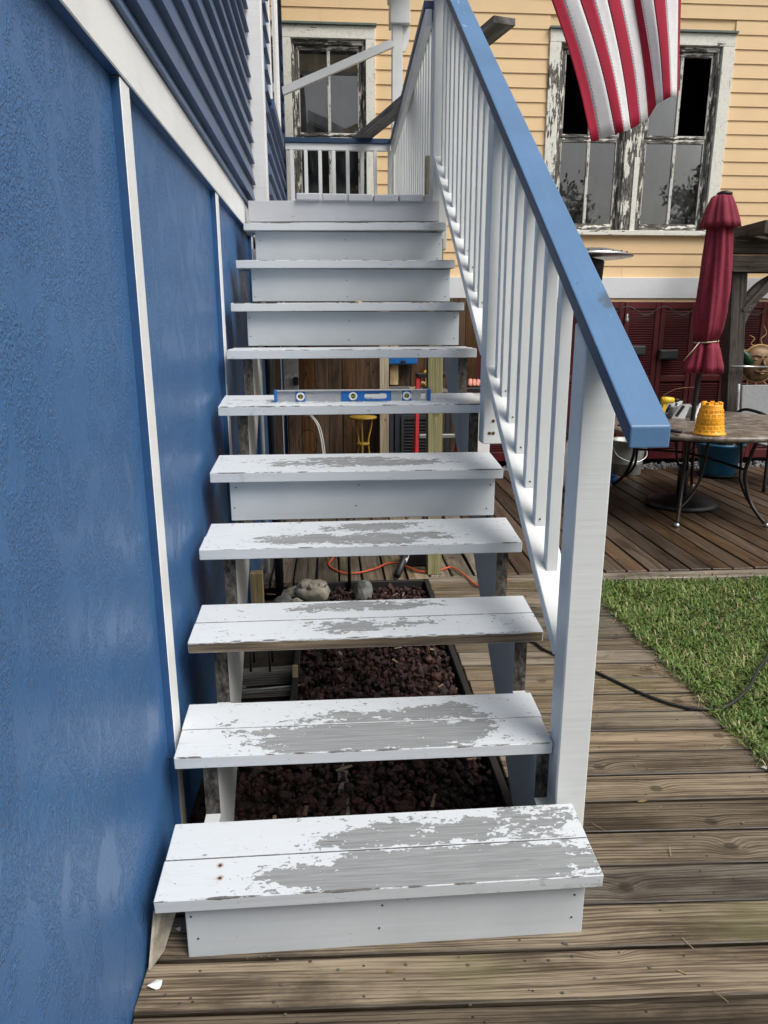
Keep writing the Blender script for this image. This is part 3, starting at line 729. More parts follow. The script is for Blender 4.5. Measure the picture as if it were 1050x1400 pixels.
def handrail():
    pts = [(1.45, 1.347-.047), (4.54, capz(4.54)-.047), (4.54, capz(4.54)), (1.45, 1.347)]
    mb = MB().prism(pts, .625, .714); o = part('handrail', mb, [mat_handrail(), M_RAIL_SHADED], sr, (.67, 1.5, 1.34))
    # local frame along the slope so the grain follows the board
    me = o.data; a = math.atan(SL); Mw = Matrix.Translation((.67, 3.0, capz(3.0))) @ Matrix((Vector((0, math.cos(a), math.sin(a))), Vector((-1, 0, 0)), Vector((0, -math.sin(a), math.cos(a))))).transposed().to_4x4()
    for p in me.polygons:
        if p.normal.x < -.9: p.material_index = 1  # side facing the wall gets its shade as colour
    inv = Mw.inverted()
    for v in me.vertices: v.co = inv @ (v.co+Vector((.67, 1.5, 1.34)))
    o.matrix_basis = WM[sr.name].inverted() @ Mw; WM[o.name] = Mw
    b = o.modifiers.new('soft', 'BEVEL'); b.width = .004; b.segments = 2
handrail()
def post(y, z0, z1, name='post', x0=.617, par=sr, mat=M_WHITE, wd=.0885):
    M, L = frame((x0+wd/2, y+wd/2, z0), (x0+wd/2, y+wd/2, z1), (0, 1, 0))
    o = lumber(name, (x0+wd/2, y+wd/2, z0), (x0+wd/2, y+wd/2, z1), wd, wd, mat, par, (0, 1, 0), .004); return o
part('post', MB().prism([(1.742, 0), (1.8305, 0), (1.8305, capz(1.8305)-.049), (1.742, capz(1.742)-.049)], .622, .7105), M_WHITE, sr, (.67, 1.786, .6)).modifiers.new('soft', 'BEVEL').width = .004
part('post', MB().prism([(2.88, 1.085), (2.9685, 1.085), (2.9685, capz(2.9685)-.049), (2.88, capz(2.88)-.049)], .622, .711), M_WHITE, sr, (.667, 2.92, 1.7)).modifiers.new('soft', 'BEVEL').width = .004
post(4.45, 2.0, 3.375)
def brz(y): return .720+.70*(y-1.893)
lumber('bottom_rail', (.667, 1.832, brz(1.832)-.022), (.667, 2.878, brz(2.878)-.022), .092, .038, M_WHITE, sr)
lumber('bottom_rail', (.667, 2.971, brz(2.971)-.022), (.667, 4.448, brz(4.448)-.022), .092, .038, M_WHITE, sr)
for y in (2.04, 2.186, 2.322, 2.457, 2.587, 2.708, 2.80, 3.193, 3.295, 3.427, 3.549, 3.677, 3.804, 3.936, 4.07, 4.20, 4.33):
    z0 = brz(y)-.004; z1 = capz(y)-.025
    jx, jy = random.uniform(-.003, .003), random.uniform(-.004, .004)
    lumber('baluster', (.669, y+.018, z0), (.669+jx, y+.018+jy, round(z0+round(z1-z0, 2), 4)), .036, .036, M_WHITE, sr, (0, 1, 0), .002)
m = MB()
for (yy, zz, k) in [(2.8797, 1.13, 1), (2.8797, 1.18, 1), (2.8797, 1.245, 0)]:
    m.lathe([(.007, -.0015), (.007, .0015)], (0, 0, 0), 9, 0, False, None, Matrix.Translation((.662+random.uniform(-.012, .012), yy, zz)) @ Matrix.Rotation(R(90), 4, 'X'))
m.lathe([(.007, -.0015), (.007, .0015)], (0, 0, 0), 9, 0, False, None, Matrix.Translation((.648, 2.8797, 1.13)) @ Matrix.Rotation(R(90), 4, 'X'))
for y in (2.186, 2.322, 2.457, 2.587, 2.708, 3.193, 3.295, 3.427, 3.549):
    m.lathe([(.0035, -.001), (.0035, .001)], (0, 0, 0), 7, 0, False, None, Matrix.Translation((.667, y-.0005, brz(y)+.025)) @ Matrix.Rotation(R(90), 4, 'X'))
o = part('nail_heads', m, plain('rust', (.11, .04, .015), .8), sr); o['kind'] = 'stuff'
lr = thing('landing_railing', 'white landing railing with blue cap around the porch top', 'railing', (.63, 7, 2.29))
lumber('handrail', (.607, 4.50, 3.285), (.627, 7.06, 3.168), .089, .04, M_RAIL_SHADED, lr)  # landing caps use the shade-darkened blue on every face
lumber('handrail', (-.352, 7.02, 3.168), (.582, 7.02, 3.168), .07, .04, M_RAIL_SHADED, lr)
lumber('sub_rail', (.59, 4.50, 3.22), (.607, 6.98, 3.103), .036, .089, M_WHITE, lr)
lumber('sub_rail', (-.352, 7.02, 3.118), (.585, 7.02, 3.118), .036, .056, M_WHITE, lr)
for i in range(19):
    y = 4.65+i*.1265; lumber('baluster', (.646, y, 2.2), (.646, y, 3.142+round((7.06-y)*.044, 2)), .036, .036, M_WHITE, lr, (0, 1, 0), .002)
for i in range(8):
    x = -.30+i*.1255; lumber('baluster', (x, 7.02, 2.29), (x+random.uniform(-.004, .004), 7.02, 3.09), .032, .034, M_WHITE, lr, (0, 1, 0), .002)
lumber('corner_post', (.645, 7.05, 2.1), (.645, 7.05, 3.147), .06, .06, M_WHITE, lr, (0, 1, 0))
# porch post, beam, roof edge
pp = thing('porch_post', 'white square porch post with capital and curled bracket behind landing railing', 'post', (.68, 7.18, 2.1))
post(7.14, 2.1, 4.14, 'shaft', .613, pp, M_WHITE, .092)
mb = MB()
for (r0, z0, z1) in ((.088, 4.14, 4.34), (.1, 4.34, 4.42)): mb.box((.68-r0, 7.19-r0, z0), (.68+r0, 7.19+r0, z1), .004)
part('capital', mb, M_WHITE, pp)
poly = [(.722, 4.14), (.77, 4.14), (.768, 4.05), (.752, 3.98), (.732, 3.945), (.712, 3.94), (.712, 4.14)]
vs = [(x, 7.165, z) for x, z in poly]+[(x, 7.2, z) for x, z in poly]; n_ = len(poly)
part('bracket', MB().add(vs, [tuple(range(n_)), tuple(range(2*n_-1, n_-1, -1))]+[(i, n_+i, n_+(i+1) % n_, (i+1) % n_) for i in range(n_)]), M_WHITE, pp)
pr = thing('porch_roof', 'grey porch roof edge over the landing resting on its white post', 'roof', (.3, 7, 4.42))
part('beam', MB().box((.6, 6.6, 4.425), (.76, 7.3, 4.6), .004).box((-.35, 7.1, 4.425), (.598, 7.25, 4.6), .004), M_WHITE, pr)
part('roof_sheet', MB().prism([(6.5, 4.61), (7.4, 4.61), (7.4, 4.68), (6.5, 4.72)], -.35, .9), M_ROOF, pr)
bb = thing('brace_board', 'white wooden brace board slanting from the blue wall up to the porch post', 'board', (.1, 7.1, 3.5))
lumber('board', (-.37, 7.09, 3.575), (.612, 7.09, 3.975), .038, .066, M_WHITE, bb)
pk = thing('loose_plank', 'grey weathered plank lying across the landing railing with its end sticking out', 'plank', (.6, 5.8, 3.19))
lumber('plank', (.30, 7.2, 3.209), (1.013, 4.48, 3.209), .138, .038, M_GREYWOOD, pk)

# ================================================================== YELLOW HOUSE
yh = thing('yellow_house', 'yellow clapboard house with old peeling windows behind the yard', 'house', (2, 8.2, 0))
YW = 8.2
part('wall', MB().box((-3, 8.23, 1.8), (-.42, 8.4, 5.6), .001).box((.531, 8.23, 1.8), (2.34, 8.4, 5.6), .001).box((4.32, 8.23, 1.8), (8, 8.4, 5.6), .001)
     .box((-.419, 8.23, 4.51), (.53, 8.4, 5.6), .001).box((-.419, 8.23, 1.8), (.53, 8.4, 2.57), .001).box((2.341, 8.23, 4.54), (4.319, 8.4, 5.6), .001).box((2.341, 8.23, 1.8), (4.319, 8.4, 2.57), .001), M_YELLOW, yh)
part('interior', MB().box((-2.8, 9.6, 1.8), (7.8, 9.7, 5.5), .001).box((-2.8, 8.42, 1.82), (7.8, 9.58, 1.9), .001).box((-2.8, 8.42, 5.3), (7.8, 9.58, 5.4), .001).box((-2.9, 8.42, 1.92), (-2.8, 9.58, 5.3), .001).box((7.8, 8.42, 1.92), (7.9, 9.58, 5.3), .001), M_DARKROOM, yh)
def yclap(z, x0, x1):
    m = MB(); p = .1358; prof = [(0, z), (-.020, z), (-.009, z+p+.006), (0, z+p+.006)]
    vs = [(x0, YW+.03+py, pz) for py, pz in prof]+[(x1, YW+.03+py, pz) for py, pz in prof]
    m.add(vs, [(3, 2, 1, 0), (4, 5, 6, 7), (1, 5, 4, 0), (2, 6, 5, 1), (3, 7, 6, 2), (0, 4, 7, 3)])
    return part('clapboard', m, M_YELLOW, yh, ((x0+x1)/2, YW, z))
zc = 2.628-.1358*4; i = 0
while zc < 5.4:
    lo, hi = zc, zc+.1358; xs = [-3.0, 8.0]; holes = []
    if hi > 2.58 and lo < 4.5: holes.append((-.421, .532))
    if hi > 2.56 and lo < 4.53: holes.append((2.338, 4.322))
    xa = -3.0
    for h in holes+[(8.0, 9)]:
        a, b = xa, h[0]; cut = a+(b-a)*random.uniform(.25, .75)
        if b-a > 1.5:
            yclap(zc, a, cut-.001); yclap(zc, cut+.001, b)
        else: yclap(zc, a, b)
        xa = h[1]
    zc += .1358
lumber('skirt_board', (-3, 8.19, 1.983), (8, 8.19, 1.983), .05, .222, M_SKIRT, yh)
lumber('skirt_trim', (-3, 8.2, 1.846), (8, 8.2, 1.846), .04, .05, M_YELLOW, yh)
part('foundation', MB().box((-3, 8.25, -.15), (8, 8.4, 1.79), .002), M_DARKROOM, yh)
part('eave', MB().box((-3.3, 7.9, 5.62), (8.3, 12, 5.75), .003), M_ROOF, yh)
def bx(par, name, x0, x1, z0, z1, y0, y1, mat, c=.003):
    return part(name, MB().box((x0, y0, z0), (x1, y1, z1), c), mat, par, ((x0+x1)/2, (y0+y1)/2, (z0+z1)/2))
def window(cl, cr, zt, zb, units, zmeet, label, casL, casR):
    wnd = bx(yh, 'window', cl, cr, zt-.125, zt-.01, 8.19, 8.24, M_PEEL_H); wnd['label'] = label
    bx(wnd, 'drip_cap', cl-.01, cr+.01, zt-.009, zt+.012, 8.165, 8.24, plain('green_drip_cap', (.12, .16, .14), .7), .002)
    bx(wnd, 'casing', cl, cl+casL[0], zb, zt-.127, 8.19, 8.24, casL[1]); bx(wnd, 'casing', cr-casR[0], cr, zb, zt-.127, 8.19, 8.24, casR[1])
    bx(wnd, 'sill', cl-.02, cr+.02, zb-.05, zb-.001, 8.165, 8.26, M_PEEL_H)
    for (x0, x1, panes) in units:
        # frame stop, then upper and lower sash with stiles, rails and muntin
        bx(wnd, 'jamb', x0, x0+.028, zb, zt-.13, 8.225, 8.30, M_SASH); bx(wnd, 'jamb', x1-.028, x1, zb, zt-.13, 8.225, 8.30, M_SASH)
        bx(wnd, 'jamb', x0+.029, x1-.029, zt-.17, zt-.131, 8.225, 8.30, M_SASH_H)
        for (za, zb_, yy, up) in ((zmeet-.02, zt-.171, 8.255, True), (zb+.002, zmeet+.02, 8.285 if False else 8.262, False)):
            if up: za = zmeet+.021
            a, b = x0+.029, x1-.029; s_ = .04; mid = (a+b)/2
            bx(wnd, 'sash', a, a+s_, za, zb_, yy, yy+.035, M_SASH); bx(wnd, 'sash', b-s_, b, za, zb_, yy, yy+.035, M_SASH)
            zr0 = za+(.03 if up else .075); zr1 = zb_-.045
            bx(wnd, 'sash', a+s_+.001, b-s_-.001, za, zr0, yy, yy+.035, M_SASH_H); bx(wnd, 'sash', a+s_+.001, b-s_-.001, zr1, zb_, yy, yy+.035, M_SASH_H)
            bx(wnd, 'muntin', mid-.016, mid+.016, zr0+.001, zr1-.001, yy-.002, yy+.03, M_MUNTIN)
            for pa, pb in ((a+s_+.001, a+s_+.010), (b-s_-.010, b-s_-.001)): bx(wnd, 'putty', pa, pb, zr0+.001, zr1-.001, yy-.001, yy+.01, M_MUNTIN, .001)
            for (pa, pb, k) in ((a+s_+.002, mid-.017, 0), (mid+.017, b-s_-.002, 1)):
                if panes[(0 if up else 2)+k]:
                    p_ = bx(wnd, 'pane', pa, pb, zr0+.002, zr1-.002, yy+.012, yy+.015, M_GLASS, .0005)
window(-.42, .532, 4.51, 2.6, [(-.325, .43, (1, 1, 1, 1))], 3.48, 'single sash window with cream peeling casing', (.094, M_PEEL_KEEP), (.10, M_PEEL_KEEP))
window(2.337, 4.322, 4.535, 2.59, [(2.458, 3.215, (0, 0, 1, 1)), (3.395, 4.19, (1, 0, 1, 1))], 3.51, 'paired sash window with bare weathered timber and a missing pane', (.12, M_PEEL_V), (.13, M_PEEL_KEEP))
wm = [q for q in yh.children if q.name.startswith('window')][-1]
bx(wm, 'mullion', 3.216, 3.394, 2.592, 4.405, 8.2, 8.29, M_SASH)
bx(wm, 'casing', 3.33, 3.385, 2.592, 3.33, 8.192, 8.2, M_PEEL_KEEP)

# red louvred shutters along the foundation
def make_shutter():
    t = thing('shutter', 'x', 'shutter', (0, 8.05, 0), 'red louvred shutters along the yellow house foundation')
    x0, x1, zb, zt = .003, .408, .06, 1.83
    for a, b in ((x0, x0+.055), (x1-.055, x1)): part('stile', MB().box((a, 8.03, zb), (b, 8.065, zt), .003), M_RED, t)
    for a, b in ((zb, zb+.1), (.955, 1.02), (zt-.075, zt)): part('rail', MB().box((x0+.056, 8.032, a), (x1-.056, 8.063, b), .003), M_RED, t)
    m = MB()
    for (a, b) in ((zb+.1, .955), (1.02, zt-.075)):
        z = a+.012
        while z < b-.012:
            m.beam((x0+.056, 8.05, z), (x1-.056, 8.05, z), .036, .006, (0, -.75, 1), .001); z += .026
    o = part('louvers', m, M_RED, t); o['kind'] = 'stuff'
    return t
sh = make_shutter(); spots = [1.6335+.4135*i for i in range(10)]
slab = ['red shutter next to the brown plank fence', 'red shutter second from the brown plank fence', 'red shutter third from the brown plank fence', 
        'red shutter behind the stair handrail and patio heater', 'red shutter behind the yellow drill', 'red shutter with string light hung at its top corner', 'red shutter behind the closed maroon umbrella',
        'red shutter between the umbrella and the pergola post', 'red shutter behind the metal sun face', 'red shutter beyond the metal sun face']
kids = list(sh.children)
for i, x in enumerate(spots):
    if i == 0:
        sh.matrix_basis = Matrix.Translation((x, 8.05, 0)); sh['label'] = slab[0]; base_sh = sh
    else:
        c = sh.copy(); COL.objects.link(c); c.matrix_basis = Matrix.Translation((x, 8.05+random.uniform(-.006, .006), random.uniform(-.006, .004))); c['label'] = slab[i]
        for k in kids:
            d = k.copy(); COL.objects.link(d); d.parent = c; d.matrix_basis = k.matrix_basis
# brown plank fence under the porch
pf = thing('plank_fence', 'brown stained plank fence under the porch behind the stairs', 'fence', (.3, 7.62, 0))
xq = -.44; i = 0
while xq < 1.55:
    wd = .138; lumber('plank', (xq+wd/2, 7.62+random.uniform(-.004, .004), -.02), (xq+wd/2, 7.62, 1.86+random.uniform(-.02, .02)), wd, .02, M_FENCE, pf, (0, -1, 0)); xq += wd+(.004 if i not in (3, 8) else .012); i += 1
m = MB()
i = 0; xq = -.44
for i in range(14):
    for k in range(9):
        for dx in (.035, .1): m.lathe([(.005, 0), (.005, .002)], (0, 0, 0), 6, 0, False, None, Matrix.Translation((xq+dx, 7.608, .15+k*.2)) @ Matrix.Rotation(R(90), 4, 'X'))
    xq += .142
o = part('nail_heads', m, M_BLACK, pf); o['kind'] = 'stuff'

# ================================================================== UNDER THE STAIRS
def stick(name, label, cat, p, q, w_, t_, mat, up=(0, 1, 0), pname=None):
    t = thing(name, label, cat, tuple(p)); lumber(pname or 'board', p, q, w_, t_, mat, t, up); return t
t = stick('support_post', 'green treated timber post standing under the porch corner', 'post', (.652, 4.40, 0), (.628, 4.40, 2.05), .089, .089, M_GREENWOOD, (0, 1, 0), 'timber')
stick('timber_stub', 'short green treated post stub beside the landing railing', 'post', (.64, 4.76, 2.29), (.64, 4.76, 2.57), .05, .05, M_GREENWOOD, (0, 1, 0), 'timber')
stick('wall_stud', 'tan timber stud with a knot standing before the plank fence', 'stud', (.495, 6.6, 0), (.495, 6.6, 2.05), .083, .038, M_NEWWOOD, (0, 1, 0), 'timber')
stick('timber_offcut', 'short tan timber leaning on the fence above the workbench', 'timber', (.665, 7.5, .98), (.675, 7.56, 1.7), .085, .03, M_NEWWOOD, (0, 1, 0), 'timber')
# workbench, saw, drill, blue case
wb = thing('workbench', 'dark workbench against the brown plank fence', 'workbench', (.85, 7.3, 0))
part('bench_top', MB().box((.55, 7.02, .9), (1.2, 7.55, .945), .003), M_GREYWOOD, wb)
for x, y in ((.58, 7.05), (1.14, 7.05), (.58, 7.5), (1.14, 7.5)): part('leg', MB().box((x, y, 0), (x+.04, y+.04, .899), .002), M_DARKBLUE, wb)
cb = thing('utility_cabinet', 'dark slate cabinet with louvred door under the workbench', 'cabinet', (.85, 7.2, 0))
part('body', MB().box((.64, 7.1, 0), (1.1, 7.48, .8), .004), M_DARKBLUE, cb)
fr_ = part('door', MB().box((.70, 7.08, .05), (1.06, 7.099, .09), .002).box((.70, 7.08, .67), (1.06, 7.099, .71), .002).box((.70, 7.08, .091), (.73, 7.099, .669), .002).box((1.03, 7.08, .091), (1.06, 7.099, .669), .002), M_SLATE, cb)
m = MB()
for k in range(18): m.beam((.735, 7.092, .11+k*.031), (1.025, 7.092, .11+k*.031), .02, .004, (0, -.8, 1), .001)
o = part('louvers', m, M_BLACK, cb); o['kind'] = 'stuff'
sw = thing('hand_saw', 'hand saw with pale wooden handle lying on the workbench', 'saw', (.75, 7.1, .95))
part('blade', MB().box((.56, 7.08, .95), (.80, 7.083, .995), .0008), M_STEEL, sw)
part('handle', MB().tube([(.78, 7.08, .97), (.85, 7.08, .985), (.90, 7.08, 1.03), (.93, 7.08, 1.02)], .014, 8, spline=4), M_NEWWOOD, sw)
cs = thing('tool_case', 'blue tool case hanging on the fence above the workbench', 'case', (.75, 7.5, 1.2))
part('case', MB().box((.6, 7.44, 1.19), (.9, 7.58, 1.32), .01), M_BLUECASE, cs); part('latch', MB().box((.73, 7.43, 1.2), (.78, 7.439, 1.23), .003), M_BLACK, cs)
def drill(name, label, M, sc=1):
    t = thing(name, label, 'drill', tuple(M.translation))
    def P(mb): 
        mb.v = [tuple(M @ (Vector(q)*sc)) for q in mb.v]; return mb
    part('body', P(MB().lathe([(.02, -.06), (.034, -.055), (.036, 0), (.03, .06), (.022, .07)], n=14, M=Matrix.Rotation(R(90), 4, 'Y'))), M_YELLOWPL, t)
    part('chuck', P(MB().lathe([(.02, .071), (.021, .1), (.012, .125), (.004, .126), (.004, .21)], n=12, M=Matrix.Rotation(R(90), 4, 'Y'))), M_BLACK, t)
    part('grip', P(MB().beam((-.02, 0, -.03), (-.035, 0, -.13), .034, .045, (1, 0, 0), .008)), M_YELLOWPL, t)
    part('battery', P(MB().box((-.085, -.035, -.17), (.02, .035, -.125), .008)), M_BLACK, t)
drill('power_drill', 'yellow power drill standing at the end of the workbench', Matrix.Translation((.975, 7.2, 1.115)) @ Matrix.Rotation(R(70), 4, 'Z'))
# step ladder
la = thing('step_ladder', 'red step ladder with silver rungs standing under the porch', 'ladder', (.95, 6.3, 0))
for x0, x1 in ((.74, .775), (1.20, 1.19)): part('side_rail', MB().beam((x0, 6.15, 0), (x1, 6.38, 1.13), .03, .07, (0, 1, 0)), M_LADDER, la)
for x0, x1 in ((.78, .80), (1.19, 1.185)): part('back_leg', MB().beam((x0, 6.85, 0), (x1, 6.42, 1.12), .025, .045, (0, 1, 0)), M_LADDER, la)
for k in range(3):
    z = .3+k*.31; part('rung', MB().box((.772+.005*k, 6.17+k*.06, z), (1.18-.005*k, 6.25+k*.06, z+.03), .003), M_STEEL, la)
part('top_cap', MB().box((.765, 6.33, 1.13), (1.215, 6.46, 1.165), .006), M_BLACK, la)
# bistro table
bt = thing('bistro_table', 'small round mustard yellow metal table under the porch', 'table', (.316, 7.0, 0))
part('tabletop', MB().lathe([(.13, .695), (.136, .70), (.136, .712), (.13, .716)], (.316, 7.0, 0), 24), M_BISTRO, bt)
for k in range(3):
    a = R(20+120*k); d = Vector((math.cos(a), math.sin(a), 0)); c = Vector((.316, 7, 0))
    part('leg', MB().tube([c+d*.10+Vector((0, 0, .695)), c+d*.085+Vector((0, 0, .6)), c+d*.055+Vector((0, 0, .46)), c+d*.075+Vector((0, 0, .3)), c+d*.13+Vector((0, 0, .05)), c+d*.16], .009, 8, spline=5), M_BISTRO, bt)
part('shelf_ring', MB().lathe([(.056, .44), (.064, .44), (.064, .455), (.056, .455)], (.316, 7, 0), 20), M_BISTRO, bt)
# white outlet board and hanging hoses, white box with black lid and cloth
wbd = thing('outlet_panel', 'white utility panel with black plug on the wall under the porch', 'panel', (-.38, 7.3, 1.1))
part('panel', MB().box((-.46, 7.3, .95), (-.31, 7.33, 1.45), .004), M_GREYPL, wbd)
part('plug', MB().box((-.36, 7.25, 1.0), (-.31, 7.299, 1.08), .008), M_BLACK, wbd)
for k in range(6): part('outlet', MB().box((-.44+.02*k, 7.292, 1.06+.012*(k % 3)), (-.43+.02*k, 7.299, 1.09+.012*(k % 3)), .001), M_WHITEPL, wbd)
hz = thing('hanging_hose', 'pale thin hoses looping down beside the brown fence', 'hose', (-.15, 6.9, .5))
for off, r_ in ((0, .008), (.018, .006)):
    part('hose', MB().tube([(-.24, 6.95, .73+off), (-.2, 6.9, .745+off), (-.13+off, 6.85, .66), (-.09+off, 6.82, .5), (-.075+off, 6.82, .3), (-.08+off, 6.83, .0)], r_, 8, spline=6), M_WHITEPL, hz)
part('coil', MB().tube([(-.22+.1*math.cos(a*.5)*.9, 6.95+.0*a, .47+.13*math.sin(a*.5)) for a in range(0, 26)], .004, 6), M_BRONZE, hz)
bxx = thing('lidded_box', 'white box with a black lid seen past the stair stringer', 'box', (1.33, 6.5, 0))
part('box', MB().box((1.22, 6.45, 0), (1.46, 6.65, .985), .01), M_WHITEPL, bxx); part('lid', MB().box((1.21, 6.44, .987), (1.47, 6.66, 1.03), .008), M_BLACK, bxx)
cl_ = MB()
for k in range(5): cl_.tube([(1.26+.035*k, 6.47, 1.04), (1.27+.035*k, 6.5, 1.085-.004*k), (1.285+.035*k, 6.55, 1.075), (1.29+.035*k, 6.6, 1.04)], .02, 8, spline=4)
tag(part('crumpled_cloth', cl_, M_PINK), 'pinkish crumpled cloth lying on the white box', 'cloth')
# conduit poles
tag(part('black_pipe', MB().tube([(-.34, 4.3, -.1), (-.345, 4.3, .4), (-.35, 4.3, 2.05)], .028, 12), M_BLACK), 'thick black pipe standing beside the white shells', 'pipe')
tag(part('thin_rod', MB().tube([(.098, 4.235, -.05), (.096, 4.24, .6)], .010, 8), M_BLACK), 'thin black rod rising from the edging of the lava bed', 'rod')
tag(part('white_pipe', MB().tube([(-.43, 4.5, -.02), (-.425, 4.5, 2.0)], .014, 10), M_WHITEPL), 'thin white pipe standing against the blue wall under the stairs', 'pipe')
stick('timber_block', 'yellow tan timber block standing against the blue wall', 'timber', (-.44, 3.92, -.1), (-.44, 3.92, .2), .07, .06, M_NEWWOOD, (0, 1, 0), 'timber')
# shells and stones
def shell(name, label, c, r, sd, mat, group=None):
    mb = MB().rock(c, r, sd, (1.25, .95, .85), 0, 3, .3, True)
    for k in range(7):
        a = k*.9; mb.lathe([(r*.24, 0), (r*.12, r*.22), (.001, r*.36)], (c[0]+r*.8*math.cos(a), c[1]+r*.5*math.sin(a)-r*.1, c[2]+r*.45), 8)
    o = part(name, mb, mat, None, c); return tag(o, label, 'shell', group)
shell('conch_shell', 'knobbly white conch shell at the edge of the lava rock', (-.125, 4.05, .025), .085, 1.3, M_SHELL)
for lab, c, r, sd, mt in [('rounded tan stone beside the conch shell', (-.245, 4.08, .0), .06, 2.2, M_SHELL), ('small dark stone in front of the black pipe', (-.3, 3.99, -.02), .06, 4.7, M_STONE), ('pale wedge stone tucked under the conch shell', (-.22, 3.97, -.03), .05, 8.1, M_SHELL),
                       ('grey pointed stone standing in the lava rock by the thin rod', (.175, 4.06, .01), .075, 5.5, M_STONE)]:
    sq = (.8, .5, 1.1) if 'pointed' in lab else (1, .8, .8)
    tag(part('stone', MB().rock(c, r, sd, sq, 0, 2, .45), mt, None, c), lab, 'stone')
# floodlight with tube on the deck
fl = thing('floodlight', 'black floodlight box with a taped tube handle on the boards under the stairs', 'floodlight', (.5, 4.55, 0))
part('body', MB().box((.47, 4.52, .0), (.63, 4.66, .1), .012), M_BLACK, fl)
part('tube', MB().tube([(.40, 4.27, .03), (.52, 4.56, .16)], .022, 12), M_RUBBER, fl)
part('tape', MB().tube([(.452, 4.395, .083), (.476, 4.455, .108)], .0235, 12), M_WHITEPL, fl)
part('arm', MB().tube([(.62, 4.6, .06), (.72, 4.66, .06)], .012, 8), M_BLACK, fl)
tag(part('orange_cord', MB().tube([(-.12, 5.3, .01), (-.06, 4.95, .01), (.0, 4.78, .01), (-.03, 4.58, .01), (.05, 4.42, .01), (.16, 4.40, .012), (.28, 4.48, .012), (.38, 4.58, .014), (.47, 4.50, .02), (.56, 4.39, .014), (.68, 4.40, .012), (.78, 4.46, .011), (.84, 4.3, .01), (.87, 4.14, .01), (.91, 4.08, .01), (.97, 4.13, .01), (1.1, 4.2, .01)], .0062, 8, spline=8), M_CORD), 'orange extension cord snaking over the boards under the stairs', 'cord')
tag(part('black_cable', MB().tube([(-.2, 4.85, .01), (-.05, 4.8, .01), (.1, 4.9, .01), (.35, 4.78, .01), (.5, 4.85, .01)], .0055, 8, spline=6), M_RUBBER), 'black cable lying on the boards behind the orange cord', 'cable')
tag(part('garden_hose', MB().tube([(.86, 3.55, .008), (1.0, 3.28, .008), (1.04, 3.17, .008), (1.19, 2.95, .008), (1.33, 2.72, .008), (1.45, 2.60, .008), (1.58, 2.565, .014), (1.68, 2.61, .022), (1.80, 2.71, .028), (1.93, 2.86, .03), (2.02, 2.95, .03), (2.2, 3.15, .03), (2.5, 3.3, .03)], .0068, 10, spline=8), M_RUBBER), 'black hose curving from the boardwalk onto the grass', 'hose')
# bits in the dark corner of the bed
pl = thing('mossy_timber', 'dark mossy timbers lying in the bed beside the wall', 'timber', (-.33, 3.1, -.1))
lumber('board', (-.47, 3.14, -.06), (-.19, 3.16, -.06), .05, .07, M_GREYWOOD, pl); lumber('board', (-.47, 3.02, -.08), (-.19, 3.03, -.08), .04, .03, M_GREYWOOD, pl)
for x in (-.40, -.31): part('loop', MB().tube([(x, 3.13, -.03), (x, 3.16, .08), (x, 3.26, .1), (x, 3.28, -.05)], .006, 6, spline=4), M_BLACK, pl)
stick('wooden_stake', 'short pale wooden stake in the lava rock by the edging', 'stake', (-.19, 3.0, -.12), (-.185, 3.03, .05), .025, .018, M_NEWWOOD, (0, 1, 0), 'stake')
tag(part('thin_cane', MB().tube([(-.47, 2.95, -.03), (-.15, 2.99, -.03)], .004, 6), M_GALV), 'thin grey cane lying across the dark corner of the bed', 'cane')

# paint flakes, torn trim by the first tread
for lab, x, y, s_ in [('white paint flake on the boardwalk by the blue wall', -.452, 1.435, .02), ('small white shell chip on the boardwalk by the grass', 1.54, 2.17, .016), ('tiny white chip under the first tread', -.43, 1.60, .008)]:
    vs = [(x+s_*math.cos(a)*(1 if k % 2 else .75), y+.6*s_*math.sin(a), .0035+.004*math.sin(a*2)) for k, a in enumerate([q*.7 for q in range(9)])]
    vt = [(a, b, c+.002) for a, b, c in vs]; n_ = 9
    tag(part('paint_flake', MB().add(vs+vt, [tuple(range(n_-1, -1, -1)), tuple(range(n_, 2*n_))]+[(i, (i+1) % n_, n_+(i+1) % n_, n_+i) for i in range(n_)]), M_CHIP, None, (x, y, 0)), lab, 'paint flake')
tt = MB()
vs = [(-.478, 1.475, .006), (-.458, 1.53, .004), (-.405, 1.62, .155), (-.44, 1.60, .158), (-.472, 1.54, .12)]
vb = [(x+.006, y+.004, z) for x, y, z in vs]
tt.add(vs+vb, [(4, 3, 2, 1, 0), (5, 6, 7, 8, 9)]+[(i, (i+1) % 5, 5+(i+1) % 5, 5+i) for i in range(5)])
tag(part('torn_trim', tt, M_SHELL, None, (-.45, 1.54, 0)), 'torn white strip of trim hanging below the first tread', 'trim')

# ================================================================== SPIRIT LEVEL on the sixth tread
lv = thing('spirit_level', 'blue and silver spirit level standing on a stair tread', 'level', (.098, 3.035, 1.248))
LX0, LX1, LZ, LY = -.232, .424, 1.2435, 3.035
lvp = lambda a: LX0+a*(LX1-LX0)
web = MB(); 
